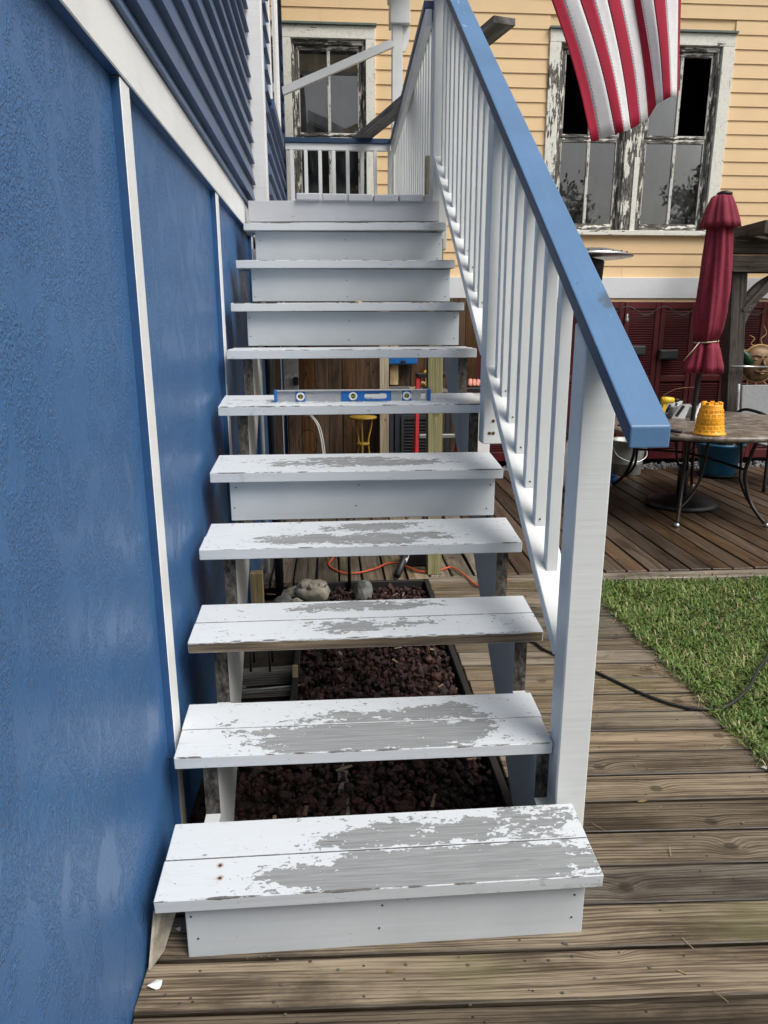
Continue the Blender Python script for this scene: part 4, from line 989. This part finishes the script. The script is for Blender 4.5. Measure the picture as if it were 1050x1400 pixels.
# flanges
web.box((LX0+.012, LY-.012, LZ+.05), (LX1-.012, LY+.012, LZ+.0555), .001).box((LX0+.012, LY-.012, LZ), (LX1-.012, LY+.012, LZ+.0055), .001)
hol = [(.165, .018, 0), (.50, .018, 0), (.845, .018, 0), (.645, .075, 1), (.955, .008, 1)]
segs = [(0.02, .135), (.195, .425), (.745, .81), (.88, .938), (.968, .98)]
for a, b in segs: web.box((lvp(a), LY-.0025, LZ+.0055), (lvp(b), LY+.0025, LZ+.05), .0005)
web.box((lvp(.938), LY-.0025, LZ+.0055), (lvp(.968), LY+.0025, LZ+.012), .0005).box((lvp(.938), LY-.0025, LZ+.044), (lvp(.968), LY+.0025, LZ+.05), .0005)
part('body', web, M_ALU, lv)
def plate(x0, x1, holes, zlo=LZ+.0056, zhi=LZ+.0499, y0=LY-.0055, y1=LY+.0055):
    """flat plate with round or slotted holes: strips of quads over a fine grid"""
    m = MB(); nx = int((x1-x0)/.0022); nz = 22; dx = (x1-x0)/nx; dz = (zhi-zlo)/nz
    def solid(i, k):
        if i < 0 or k < 0 or i >= nx or k >= nz: return False
        x = x0+(i+.5)*dx; z = zlo+(k+.5)*dz
        for (hx, hz, hw, hr) in holes:
            ex = max(abs(x-hx)-hw, 0)
            if ex*ex+(z-hz)**2 < hr*hr: return False
        return True
    for i in range(nx):
        for k in range(nz):
            if not solid(i, k): continue
            a, b, c, d = x0+i*dx, x0+(i+1)*dx, zlo+k*dz, zlo+(k+1)*dz
            m.add([(a, y0, c), (b, y0, c), (b, y0, d), (a, y0, d)], [(0, 1, 2, 3)]); m.add([(a, y1, c), (b, y1, c), (b, y1, d), (a, y1, d)], [(3, 2, 1, 0)])
            for (di, dk, q) in ((1, 0, [(b, y0, c), (b, y1, c), (b, y1, d), (b, y0, d)]), (-1, 0, [(a, y1, c), (a, y0, c), (a, y0, d), (a, y1, d)]), (0, 1, [(a, y0, d), (b, y0, d), (b, y1, d), (a, y1, d)]), (0, -1, [(a, y1, c), (b, y1, c), (b, y0, c), (a, y0, c)])):
                if not solid(i+di, k+dk): m.add(q, [(0, 1, 2, 3)])
    return m
zc_ = LZ+.0278
part('handle_plate', plate(lvp(.425), lvp(.745), [(lvp(.50), zc_, 0, .0155), (lvp(.645), zc_, .035, .0125)]), M_BLUEPL, lv)
for cx in (.165, .845):
    x = lvp(cx); part('vial_plate', plate(x-.0196, x+.0196, [(x, zc_, 0, .0155)]), M_BLUEPL, lv)
for cx in (.165, .50, .845):
    x = lvp(cx); Mr = Matrix.Translation((x, LY, zc_)) @ Matrix.Rotation(R(90), 4, 'X')
    rg = part('vial_ring', MB().lathe([(.0105, -.008), (.0178, -.008), (.0178, .008), (.0105, .008), (.0105, -.008)], n=28, M=Mr), M_WHITEPL, lv)
    d = Vector((1, 0, 0)) if cx == .5 else Vector((0, 0, 1)); c = Vector((x, LY, zc_))
    part('vial', MB().tube([c-d*.0105, c+d*.0105], .0042, 10), M_VIAL, rg)
    part('vial_lines', MB().tube([c-d*.003-Vector((0, .0043, 0)), c-d*.0024-Vector((0, .0043, 0))], .0042, 8).tube([c+d*.0024-Vector((0, .0043, 0)), c+d*.003-Vector((0, .0043, 0))], .0042, 8), M_BLACK, rg)
for a, b in ((LX0, LX0+.012), (LX1-.012, LX1)): part('end_cap', MB().box((a, LY-.0135, LZ-.001), (b, LY+.0135, LZ+.0565), .002), M_BLUEPL, lv)

# ================================================================== FLAG
fg = thing('flag', 'red and white striped flag hanging in front of the paired windows', 'flag', (1.3, 3.9, 3.5))
top = np.array([1.106, 1.164, 1.241, 1.312, 1.382, 1.455, 1.533, 1.551, 1.604, 1.668, 1.744, 1.765])
bot = [(1.351, 2.464), (1.397, 2.478), (1.466, 2.5), (1.509, 2.508), (1.552, 2.526), (1.604, 2.555), (1.65, 2.584), (1.675, 2.64), (1.699, 2.653), (1.733, 2.669), (1.779, 2.673), (1.80, 2.69)]
dep = np.array([0, .01, -.012, -.02, -.005, .018, .035, -.005, -.03, -.025, .0, .03])
def fpt(u, t):
    """u stripe coordinate 0..11, t 0 at the fly edge .. 1 at the hoist"""
    xs = np.interp(u, range(12), top); zt = 3.095+.0*u; bxx_ = np.interp(u, range(12), [b[0] for b in bot]); bz = np.interp(u, range(12), [b[1] for b in bot])
    hx = np.interp(u, [0, 11], [.84, 1.72]); hz_ = np.interp(u, [0, 11], [3.78, 3.90]); d = np.interp(u, range(12), dep)
    tm = .46
    if t < tm:
        k = t/tm; c = .02*math.sin(k*3.14); x = bxx_+(xs-bxx_)*k+c*(1-u/11); z = bz+(zt-bz)*k
    else: k = (t-tm)/(1-tm); x = xs+(hx-xs)*k; z = zt+(hz_-zt)*k
    y = 3.9+d*(1-.4*t)*.9+.006*math.sin(u*1.9+t*5)*(1-t*.5)
    return (x, y, z)
for sI in range(11):
    m = MB(); nu, nt_ = 5, 22; vs = [fpt(sI+a/nu, b/nt_) for b in range(nt_+1) for a in range(nu+1)]
    fs = [(b*(nu+1)+a, b*(nu+1)+a+1, (b+1)*(nu+1)+a+1, (b+1)*(nu+1)+a) for b in range(nt_) for a in range(nu)]
    m.add(vs, fs, 0, True); o = part('stripe', m, M_FLAGR if sI % 2 == 0 else M_FLAGW, fg)
    s2 = o.modifiers.new('cloth', 'SOLIDIFY'); s2.thickness = .0012
m = MB()
for sI in range(1, 11):
    for tt_ in np.arange(.01, .98, .012):
        a = Vector(fpt(sI+.12, tt_)); b = Vector(fpt(sI+.12, tt_+.006)); m.beam(a-Vector((0, .0018, 0)), b-Vector((0, .0018, 0)), .0022, .001, (0, 1, .01), .0002)
o = part('stitching', m, plain('flag_stitch', (.25, .12, .16), .8), fg); o['kind'] = 'stuff'
part('pole', MB().tube([(.70, 4.3, 3.60), (.84, 3.95, 3.80), (1.8, 3.88, 3.92)], .013, 10), M_WHITEPL, fg)

# ================================================================== PATIO THINGS
um = thing('patio_umbrella', 'closed maroon patio umbrella tied with a pale cord', 'umbrella', (3.17, 6.06, 0))
def fold(amp, k, ph=0):
    return lambda a, z: 1+amp*math.cos(k*a+ph+1.5*math.sin(z*2.1))+amp*.45*math.cos(2*k*a+1.3+z*3)+amp*.3*math.sin(3*k*a+5*z+math.sin(a))
def skew(mb, z0=1.2):
    mb.v = [(x+.028*math.sin((z-z0)*1.9), y, z) for x, y, z in mb.v]; return mb
U = (3.205, 6.06, 0)
part('canopy', skew(MB().lathe([(.088, 2.46), (.094, 2.3), (.108, 2.1), (.122, 1.85), (.124, 1.68), (.112, 1.55), (.082, 1.43)], U, 72, rf=fold(.13, 6))), M_CANVAS, um)
part('valance', skew(MB().lathe([(.08, 1.428), (.098, 1.37), (.132, 1.23), (.138, 1.17), (.10, 1.2)], U, 72, rf=fold(.24, 5, .8))), M_CANVAS, um)
part('vent_flap', skew(MB().lathe([(.148, 2.345), (.14, 2.39), (.108, 2.5), (.074, 2.585), (.02, 2.6)], U, 72, rf=fold(.10, 6))), M_CANVAS, um)
part('finial', skew(MB().lathe([(.06, 2.592), (.06, 2.612), (.03, 2.625)], (3.225, 6.06, 0), 16)), M_BLACK, um)
part('tie_cord', MB().tube([(3.205+.012+.094*math.cos(a*.3), 6.06+.094*math.sin(a*.3), 1.432+.008*math.cos(a*.3)) for a in range(22)], .006, 6).tube([(3.12, 5.99, 1.43), (3.06, 5.98, 1.36), (3.0, 5.99, 1.28)], .004, 6), M_BEIGE, um)
part('pole', MB().tube([(3.135, 6.06, .05), (3.165, 6.06, .75), (3.20, 6.06, 1.6), (3.225, 6.06, 2.55)], .021, 12), M_BLACK, um)
sb = thing('umbrella_base', 'round black umbrella base on the patio boards under the table', 'umbrella base', (3.135, 6.06, 0))
part('base', MB().lathe([(.30, 0), (.31, .02), (.28, .05), (.12, .075), (.05, .09)], (3.135, 6.06, 0), 36), M_BLACK, sb)
part('sleeve', MB().lathe([(.045, .09), (.045, .36), (.04, .37)], (3.135, 6.06, 0), 16), M_BLACK, sb)
tb = thing('patio_table', 'round stone topped patio table with curved dark metal legs', 'table', (3.16, 6.06, 0))
def rimf(a, z): return 1+.006*math.sin(9*a)
part('tabletop', MB().lathe([(.93, .71), (.965, .715), (.975, .735), (.965, .755), (.93, .76)], (3.2, 6.04, 0), 64, rf=rimf), M_MOSAIC, tb)
part('apron_ring', MB().lathe([(.62, .66), (.65, .66), (.65, .709), (.62, .709), (.62, .66)], (3.2, 6.04, 0), 40), M_BRONZE, tb)
for (fx, fy) in ((2.757, 5.35), (3.475, 5.29), (2.806, 6.864), (3.62, 6.80)):
    c = Vector((3.16, 6.06, 0)); f = Vector((fx, fy, 0)); d = (f-c); L = d.length; d.normalize(); sde = Vector((-d.y, d.x, 0))
    lg = part('leg', MB().tube([c+d*L*.80+Vector((0, 0, .705)), c+d*L*.74+Vector((0, 0, .55)), c+d*L*.70+Vector((0, 0, .38)), c+d*L*.80+Vector((0, 0, .16)), c+d*L*.97+Vector((0, 0, .025))], .0155, 10, spline=6), M_BRONZE, tb)
    part('foot_cap', MB().lathe([(.022, 0), (.024, .012), (.016, .03)], tuple(f), 12), M_STEEL, lg)
    part('scroll', MB().tube([c+d*L*.45+sde*.16+Vector((0, 0, .69)), c+d*L*.5+sde*.15+Vector((0, 0, .5)), c+d*L*.55+sde*.12+Vector((0, 0, .3)), c+d*L*.72+sde*.05+Vector((0, 0, .17)), c+d*L*.84+Vector((0, 0, .13))], .012, 8, spline=6), M_BRONZE, lg)
part('stretcher', MB().tube([(2.9, 5.55, .42), (3.16, 6.06, .45), (3.45, 6.55, .42)], .011, 8, spline=4).tube([(3.38, 5.52, .42), (3.16, 6.06, .47), (2.93, 6.6, .42)], .011, 8, spline=4), M_BRONZE, tb)
# sand castle mould
sm_ = thing('sand_mould', 'bright orange sandcastle bucket upside down on the patio table', 'toy bucket', (2.885, 5.25, .76))
prof = [(.118, .76), (.122, .768), (.108, .778), (.105, .80), (.098, .835), (.097, .84), (.100, .845), (.092, .90), (.091, .907), (.086, .912), (.078, .975), (.077, .985), (.01, .985)]
part('body', MB().lathe(prof, (2.885, 5.25, 0), 40), M_ORANGE, sm_)
for k in range(7):
    a = R(51.4*k+10); part('crenel', MB().beam((2.885+.066*math.cos(a), 5.25+.066*math.sin(a), .98), (2.885+.066*math.cos(a), 5.25+.066*math.sin(a), 1.005), .03, .02, (math.cos(a), math.sin(a), 0), .003), M_ORANGE, sm_)
m = MB()
for row in range(6):
    zz = .79+row*.03; rr = .106-.0142*row*.37*1.0-.001
    rr = np.interp(zz, [.80, .84, .90, .975], [.105, .0975, .092, .078])
    for k in range(14):
        a = 2*math.pi*(k+.5*(row % 2))/14; m.beam((2.885+rr*math.cos(a)-.014*-math.sin(a), 5.25+rr*math.sin(a)-.014*math.cos(a), zz), (2.885+rr*math.cos(a)+.014*-math.sin(a), 5.25+rr*math.sin(a)+.014*math.cos(a), zz), .004, .02, (0, 0, 1), .001)
o = part('brick_relief', m, M_ORANGE, sm_); o['kind'] = 'stuff'
# black tool on the table
tl = thing('caulk_tool', 'black long handled tool lying at the edge of the patio table', 'tool', (2.62, 5.35, .76))
part('handle', MB().tube([(2.55, 5.42, .782), (2.66, 5.24, .782)], .016, 12), M_RUBBER, tl)
part('shaft', MB().tube([(2.35, 5.70, .775), (2.56, 5.41, .78)], .008, 8), M_BLACK, tl)
part('guard', MB().tube([(2.47, 5.5, .78), (2.51, 5.44, .765), (2.545, 5.42, .78)], .007, 8, spline=4), M_STEEL, tl)
drill('power_drill', 'yellow power drill with long bit on the patio table', Matrix.Translation((2.915, 6.05, .94)) @ Matrix.Rotation(R(-5), 4, 'Z'), .85)
for i, (x, y, a, lab) in enumerate([(3.03, 6.35, 15, 'grey plastic organiser tray tilted behind the umbrella pole'), (3.12, 6.25, -5, 'grey plastic organiser tray in front of the umbrella pole'), (3.30, 6.30, 30, 'grey plastic organiser tray next to the orange bucket'), (3.17, 6.5, 5, 'pale organiser tray standing rearmost on the patio table')]):
    t = thing('organiser_tray', lab, 'tray', (x, y, .76), 'grey trays on the patio table')
    Mx = Matrix.Translation((x, y, .76)) @ Matrix.Rotation(R(a), 4, 'Z')
    part('side', MB().add([tuple(Mx @ Vector(q)) for q in [(-.07, -.05, .001), (.05, -.05, .001), (.09, -.05, .13), (-.0, -.05, .13), (-.07, -.042, .001), (.05, -.042, .001), (.09, -.042, .13), (-.0, -.042, .13)]], [(0, 1, 2, 3), (7, 6, 5, 4), (0, 4, 5, 1), (1, 5, 6, 2), (2, 6, 7, 3), (3, 7, 4, 0)]), M_WHITEPL, t)
    part('tray_body', MB().box((-.06, -.04, .001), (.05, .07, .1), .006, 0, Mx @ Matrix.Rotation(R(0), 4, 'Y')), M_GREYPL, t)
    part('slot', MB().beam(tuple(Mx @ Vector((-.03, -.0512, .02))), tuple(Mx @ Vector((.03, -.0512, .115))), .03, .002, (0, -1, 0), .0005), M_SLATE, t)
# patio heater
ht = thing('patio_heater', 'mushroom patio heater with silver dome and dark burner', 'heater', (2.42, 6.9, 0))
part('dome', MB().lathe([(.41, 2.185), (.42, 2.19), (.33, 2.225), (.2, 2.255), (.05, 2.27), (.01, 2.27)], (2.42, 6.9, 0), 48), M_STEEL, ht)
m = MB()
for k in range(20):
    a = R(18*k); m.lathe([(.008, 0), (.006, .01), (.001, .014)], (2.42+.36*math.cos(a), 6.9+.36*math.sin(a), 2.212), 8)
o = part('dome_bolts', m, M_BLACK, ht); o['kind'] = 'stuff'
part('burner', MB().lathe([(.11, 1.93), (.15, 1.98), (.16, 2.14), (.15, 2.16), (.05, 2.184)], (2.42, 6.9, 0), 32), M_BRONZE, ht)
part('pole', MB().tube([(2.42, 6.9, .4), (2.42, 6.9, 1.94)], .035, 14), M_STEEL, ht); part('base', MB().lathe([(.24, 0), (.24, .05), (.2, .1), (.2, .42), (.05, .48)], (2.42, 6.9, 0), 28), M_STEEL, ht)
# pergola
pg = thing('pergola', 'dark weathered wooden pergola with scalloped rafters at the yard edge', 'pergola', (4.22, 7.4, 0))
lumber('post', (4.33, 7.4, 0), (4.17, 7.4, 2.09), .16, .14, M_DARKWOOD, pg, (0, 1, 0), .004)
lumber('post', (6.4, 7.4, 0), (6.4, 7.4, 2.09), .16, .14, M_DARKWOOD, pg, (0, 1, 0), .004)
def rafter(name, y0, y1, z0, z1, xe, notch):
    poly = [(xe+.05, z0), (6.9, z0), (6.9, z1), (xe, z1-.02), (xe-.015, z0+notch)]
    vs = [(x, y0, z) for x, z in poly]+[(x, y1, z) for x, z in poly]; n_ = len(poly)
    return part(name, MB().add(vs, [tuple(range(n_)), tuple(range(2*n_-1, n_-1, -1))]+[(i, n_+i, n_+(i+1) % n_, (i+1) % n_) for i in range(n_)]), M_DARKWOOD, pg, (5, y0, z0))
rafter('beam', 7.28, 7.33, 2.095, 2.27, 4.02, .05); rafter('beam', 7.47, 7.52, 2.095, 2.27, 4.02, .05)
rafter('beam', 7.335, 7.465, 2.275, 2.41, 4.04, .03)
for k in range(6):
    x = 4.16+.30*k; z = 2.42+.03*k
    lumber('rafter_tail', (x-.02, 6.9, z+.05), (x+.02, 8.0, z+.05), .05, .12, M_DARKWOOD, pg)
    lumber('shingle_slat', (x-.07, 7.30, z+.02), (x+.24, 7.30, z-.03), .2, .022, M_DARKWOOD, pg)
pts = catmull([Vector((4.22, 7.4, 1.52)), Vector((4.3, 7.4, 1.75)), Vector((4.46, 7.4, 1.95)), Vector((4.72, 7.4, 2.09))], 5)
mb = MB()
vs = []
for p in pts:
    for dx, dz in ((-.045, .05), (.05, -.05)):
        for y in (7.36, 7.44): vs.append((p.x+dx, y, p.z+dz))
fs = []
for i in range(len(pts)-1):
    a = i*4; b = a+4; fs += [(a, a+1, b+1, b), (a+2, b+2, b+3, a+3), (a, b, b+2, a+2), (a+1, a+3, b+3, b+1)]
fs += [(0, 2, 3, 1), (len(pts)*4-4, len(pts)*4-3, len(pts)*4-1, len(pts)*4-2)]
part('curved_brace', mb.add(vs, fs, 0, False), M_DARKWOOD, pg)
lumber('straight_brace', (4.24, 7.345, 1.72), (4.56, 7.345, 2.095), .03, .06, M_DARKWOOD, pg, (0, 1, 0))
# sun face ornament
sf = thing('sun_face', 'bronze metal sun face with wavy rays beside the pergola post', 'ornament', (4.66, 7.62, 1.19))
C = Vector((4.66, 7.62, 1.17)); Mf = Matrix.Translation(C) @ Matrix.Rotation(R(90), 4, 'X')
fc = part('face', MB().lathe([(.19, -.02), (.2, 0), (.185, .03), (.14, .06), (.08, .078), (.01, .085)], n=40, M=Mf), M_SUN, sf)
part('nose', MB().tube([C+Vector((0, -.08, .05)), C+Vector((0, -.115, -.02)), C+Vector((0, -.10, -.035))], [.012, .026], 10), M_SUN, fc)
part('lips', MB().tube([C+Vector((-.07, -.07, -.075)), C+Vector((-.03, -.093, -.082)), C+Vector((0, -.096, -.078)), C+Vector((.03, -.093, -.082)), C+Vector((.07, -.07, -.075))], .011, 8, spline=4).tube([C+Vector((-.055, -.07, -.088)), C+Vector((0, -.094, -.104)), C+Vector((.055, -.07, -.088))], .011, 8, spline=4), M_SUN, fc)
for sx in (-1, 1):
    part('eye', MB().rock(C+Vector((sx*.075, -.065, .045)), .027, 1, (1.3, .6, .6), 0, 2, 0, True), M_SUN, fc)
    part('brow', MB().tube([C+Vector((sx*.02, -.085, .075)), C+Vector((sx*.075, -.08, .095)), C+Vector((sx*.13, -.05, .07))], .009, 8, spline=4), M_SUN, fc)
part('rim_ring', MB().tube([C+Vector((.2*math.cos(a*.2), -.0, .2*math.sin(a*.2))) for a in range(32)], .009, 6), M_SUNRAY, sf)
for k in range(14):
    a = R(360/14*k+8); d = Vector((math.cos(a), 0, math.sin(a))); e = Vector((-math.sin(a), 0, math.cos(a))); L = .2 if k % 2 else .13
    part('ray', MB().tube([C+d*.2, C+d*(.2+L*.3)+e*.03, C+d*(.2+L*.6)-e*.02, C+d*(.2+L)+e*.025], [.008, .004], 6, spline=5), M_SUNRAY, sf)
tag(part('silver_rod', MB().tube([(4.16, 7.28, 1.16), (4.56, 7.28, 1.15)], .012, 8), M_STEEL), 'thin silver rod sticking out across the pergola post', 'rod')
gb = thing('glass_bottle', 'dark green glass bottle hanging by the sun face', 'bottle', (4.42, 7.5, 1.2))
part('bottle', MB().lathe([(.02, -.1), (.05, -.09), (.05, .03), (.02, .08), (.018, .13)], n=16, M=Matrix.Translation((4.44, 7.5, 1.24)) @ Matrix.Rotation(R(-35), 4, 'Y')), M_GREEN, gb); part('cap', MB().rock((4.37, 7.5, 1.345), .022, 1, (1, 1, 1), 0, 2, 0, True), M_WHITEPL, gb)
# sling chair
ch = thing('patio_chair', 'grey sling patio chair with black arms beyond the table', 'chair', (4.45, 6.95, 0))
part('backrest', MB().beam((4.22, 7.12, .80), (4.80, 7.12, .80), .02, .36, (0, .15, 1), .006), M_GREYFAB, ch); part('seat', MB().box((4.22, 6.55, .42), (4.80, 7.06, .445), .006), M_GREYFAB, ch)
for x in (4.19, 4.83):
    part('frame', MB().tube([(x, 7.2, .0), (x, 7.1, .45), (x, 7.15, .99)], .014, 8, spline=4), M_GREYPL, ch)
    part('arm', MB().tube([(x, 7.12, .70), (x, 6.95, .75), (x, 6.6, .72), (x, 6.52, .6), (x, 6.5, 0)], .016, 8, spline=5), M_BLACK, ch)
# tub, bucket, scoop
tu = thing('plastic_tub', 'blue plastic planter tub under the patio table', 'tub', (4.15, 7.3, 0))
part('body', MB().lathe([(.15, .0), (.17, .01), (.175, .05), (.235, .33), (.25, .34), (.25, .365), (.23, .365), (.17, .06)], (4.15, 7.3, 0), 32), M_TUB, tu)
part('saucer', MB().lathe([(.18, -.001), (.21, .03), (.2, .035), (.17, .012)], (4.15, 7.3, .001), 32), M_BLACK, tu)
bk = thing('metal_bucket', 'galvanised metal bucket on the patio boards by the shutters', 'bucket', (3.22, 7.5, 0))
part('body', MB().lathe([(.15, 0), (.155, .01), (.165, .12), (.169, .125), (.166, .13), (.185, .36), (.195, .37), (.19, .38), (.175, .37), (.15, .03)], (3.22, 7.5, 0), 32), M_GALV, bk)
part('handle', MB().tube([(3.04, 7.5, .34), (3.06, 7.36, .22), (3.22, 7.29, .16), (3.38, 7.36, .22), (3.4, 7.5, .34)], .006, 8, spline=5), M_STEEL, bk)
tag(part('plastic_scoop', MB().lathe([(.02, 0), (.05, .02), (.06, .1), (.05, .1)], (2.84, 6.95, .0), 16), M_BLUEPL), 'small bright blue plastic pot on the patio boards by the post', 'pot')
# flood lights and string lights on shutters
for lab, (x, z), s_ in [('slate solar light hung on the shutter beside the umbrella', (3.80, 1.255), .105), ('slate solar light hung on the shutter behind the handrail', (3.45, 1.30), .08)]:
    t = thing('solar_light', lab, 'light', (x, 7.98, z), 'solar lights on the shutters')
    part('housing', MB().box((x-s_, 7.95, z-.05), (x+s_, 8.02, z+.055), .008), M_SLATE, t); part('lens', MB().box((x-s_+.015, 7.942, z-.035), (x+s_-.015, 7.949, z+.04), .002), M_SLATE, t)
sg = thing('string_lights', 'black string light cable swagged along the top of the red shutters', 'string lights', (3.5, 8.0, 1.8))
pts = []
for i in range(12):
    x = 1.2+.42*i; pts += [Vector((x, 8.0, 1.78)), Vector((x+.21, 7.99, 1.68))]
part('cable', MB().tube(pts, .007, 6, spline=4), M_RUBBER, sg)
for i in range(11):
    x = 1.62+.84*i+.42*(i > 2)
    if x < 5: part('bulb', MB().lathe([(.010, .0), (.012, -.04), (.022, -.06), (.018, -.085), (.004, -.1)], (x, 7.99, 1.70), 12), M_GALV, sg)
for lab, p in [('short tan wire loop dangling by the umbrella hem', [(4.0, 7.98, 1.1), (4.06, 7.9, 1.05), (4.2, 7.86, 1.08)]), ('thin pale wire rising behind the orange bucket', [(3.75, 7.9, .80), (3.9, 7.9, .88), (4.15, 7.9, .9)])]:
    tag(part('dangling_wire', MB().tube(p, .003, 6, spline=6), M_SUNRAY), lab, 'wire', 'thin wires by the shutters')

# ================================================================== BEHIND THE CAMERA (seen in the window panes)
nh = thing('neighbour_house', 'pale grey neighbouring house reflected in the old windows', 'house', (0, -9, 0))
part('wall', MB().box((-5, -13, -.15), (4.5, -9, 4.6), .01), M_NBR, nh)
part('upper_wall', MB().add([(-5, -9.6, 4.9), (4.5, -9.6, 4.9), (4.5, -9.6, 5.9), (-.5, -9.6, 8.1), (-5, -9.6, 6.2), (-5, -13, 4.9), (4.5, -13, 4.9), (4.5, -13, 5.9), (-.5, -13, 8.1), (-5, -13, 6.2)], [(4, 3, 2, 1, 0), (5, 6, 7, 8, 9), (0, 1, 6, 5), (1, 2, 7, 6), (2, 3, 8, 7), (3, 4, 9, 8), (4, 0, 5, 9)]), M_NBRDK, nh)
part('porch_roof', MB().prism([(-9.7, 5.3), (-8.2, 4.6), (-8.2, 4.75), (-9.7, 5.5)], -5.2, 4.7), M_SKIRT, nh)
part('roof', MB().add([(-.5, -9.2, 8.4), (5.1, -9.2, 5.9), (5.1, -9.2, 5.65), (-.5, -9.2, 8.12), (-.5, -13.3, 8.4), (5.1, -13.3, 5.9), (5.1, -13.3, 5.65), (-.5, -13.3, 8.12)], [(0, 3, 2, 1), (4, 5, 6, 7), (0, 1, 5, 4), (1, 2, 6, 5), (2, 3, 7, 6), (3, 0, 4, 7)]), M_SKIRT, nh)
for x in (-3, -.5, 2): 
    wq = part('window', MB().box((x, -9.0, 1.0), (x+.9, -8.95, 2.6), .01), M_WHITE_TRIM, nh); part('pane', MB().box((x+.08, -8.949, 1.08), (x+.82, -8.94, 2.52), .002), M_GLASS, wq)
def tree(x, y, h, r, label, seed):
    rg = np.random.default_rng(seed); t = thing('tree', label, 'tree', (x, y, 0), 'trees behind the viewer')
    tm = MB().tube([(x, y, -.2), (x+.1, y, h*.3), (x-.05, y+.1, h*.6), (x+.1, y, h*.85)], [.16, .05], 10, spline=4)
    for k in range(9):
        a = rg.uniform(0, 6.28); z = h*rg.uniform(.35, .75); tm.tube([(x, y, z), (x+.5*r*math.cos(a), y+.5*r*math.sin(a), z+.25*r), (x+.9*r*math.cos(a), y+.9*r*math.sin(a), z+.6*r)], [.06, .015], 6, spline=3)
    part('trunk', tm, M_BARK, t)
    n = 4200; cen = []
    for k in range(26):
        a = rg.uniform(0, 6.28); rr = r*math.sqrt(rg.uniform(0, 1))*.85; cen.append((x+rr*math.cos(a), y+rr*math.sin(a), h*.45+rg.uniform(0, .55)*h*(1-.45*rr/r)))
    V = []; F = []; T = []
    for i in range(n):
        c = cen[rg.integers(len(cen))]; p = np.array(c)+rg.normal(0, .28*r/1.6, 3); d = rg.normal(0, 1, 3); d /= np.linalg.norm(d); e = np.cross(d, rg.normal(0, 1, 3)); e /= np.linalg.norm(e); s_ = rg.uniform(.06, .14)
        b = len(V); V += [p-e*s_*.45, p+d*s_, p+e*s_*.45, p-d*s_]; F.append((b, b+1, b+2, b+3)); T += [rg.random()]*4
    me = bpy.data.meshes.new('crown'); me.from_pydata([tuple(q) for q in V], [], F); at = me.attributes.new('tint', 'FLOAT', 'POINT'); at.data.foreach_set('value', T); me.materials.append(M_LEAF); me.update()
    o = bpy.data.objects.new('crown', me); link(o, t, Matrix.Identity(4))
    return t
tree(12.6, -8.5, 7.2, 1.3, 'tall narrow dark tree reflected in the paired window', 3)
tree(7.4, -8.0, 6.3, 1.6, 'low spreading tree reflected in the paired window', 4)
tree(9.6, -11, 5.0, 1.9, 'wide bushy tree reflected in the lower sashes', 5)

# ================================================================== LOOSE LITTER
def litter():
    m = MB()
    for i in range(170):                       # dry clippings along the grass edge
        x = 1.6-abs(RNG.normal(0, .05)) if RNG.random() < .8 else RNG.uniform(.75, 1.6); y = RNG.uniform(1.3, 4.15)
        a = RNG.uniform(0, 3.1); L = RNG.uniform(.01, .03); p = Vector((x, y, .0035+RNG.uniform(0, .003))); d = Vector((math.cos(a), math.sin(a), RNG.uniform(-.05, .12)))*L
        m.beam(p-d, p+d, RNG.uniform(.0018, .004), .0012, (0, 0, 1), .0003)
    o = part('dry_clippings', m, plain('straw_clipping', (.25, .19, .10), .9, 0, .4)); o['kind'] = 'stuff'; o['category'] = 'grass clippings'; o['label'] = 'dry straw coloured grass clippings along the edge of the boardwalk'
    m = MB()
    for i in range(60):
        x = RNG.uniform(-.45, 1.55); y = RNG.uniform(1.25, 1.5) if x < .66 else RNG.uniform(1.3, 3.9)
        m.rock((x, y, .003), RNG.uniform(.0015, .0045), i, (1.4, 1, .5), 0, 1, .4)
    o = part('grit', m, plain('grit', (.09, .08, .065), .9, 0, .5)); o['kind'] = 'stuff'; o['category'] = 'grit'; o['label'] = 'specks of grit and bark scattered over the boardwalk'
    M = tread_frame(7); p = M @ Vector((.045, .02, .004))
    tag(part('dead_leaf', MB().rock(p, .016, 3, (1, .6, .45), 0, 2, .5), plain('dead_leaf', (.42, .33, .2), .8, 0, .3), None, tuple(p)), 'small curled tan leaf lying on an upper stair tread', 'leaf')
    for lab, x, y, s_ in [('brown oval leaf flat on the boardwalk beside the white post', 1.02, 2.02, .018), ('tiny yellowish leaf on the boards in front of the bottom step', .12, 1.43, .012), ('narrow tan leaf on the boardwalk close to the lawn', 1.38, 2.9, .022)]:
        a = RNG.uniform(0, 3); pts = [(-1, 0), (-.4, .32), (.3, .34), (1, 0), (.3, -.3), (-.4, -.33)]
        vs = [(x+s_*(u*math.cos(a)-w_*math.sin(a)), y+s_*(u*math.sin(a)+w_*math.cos(a)), .004+.004*abs(w_)+.002*u) for u, w_ in pts]; vt = [(q[0], q[1], q[2]+.0008) for q in vs]
        tag(part('fallen_leaf', MB().add(vs+vt, [(5, 4, 3, 2, 1, 0), (6, 7, 8, 9, 10, 11)]+[(i, (i+1) % 6, 6+(i+1) % 6, 6+i) for i in range(6)]), plain('leaf_tan', (.23, .16, .07), .8, 0, .3), None, (x, y, 0)), lab, 'leaf')
litter()
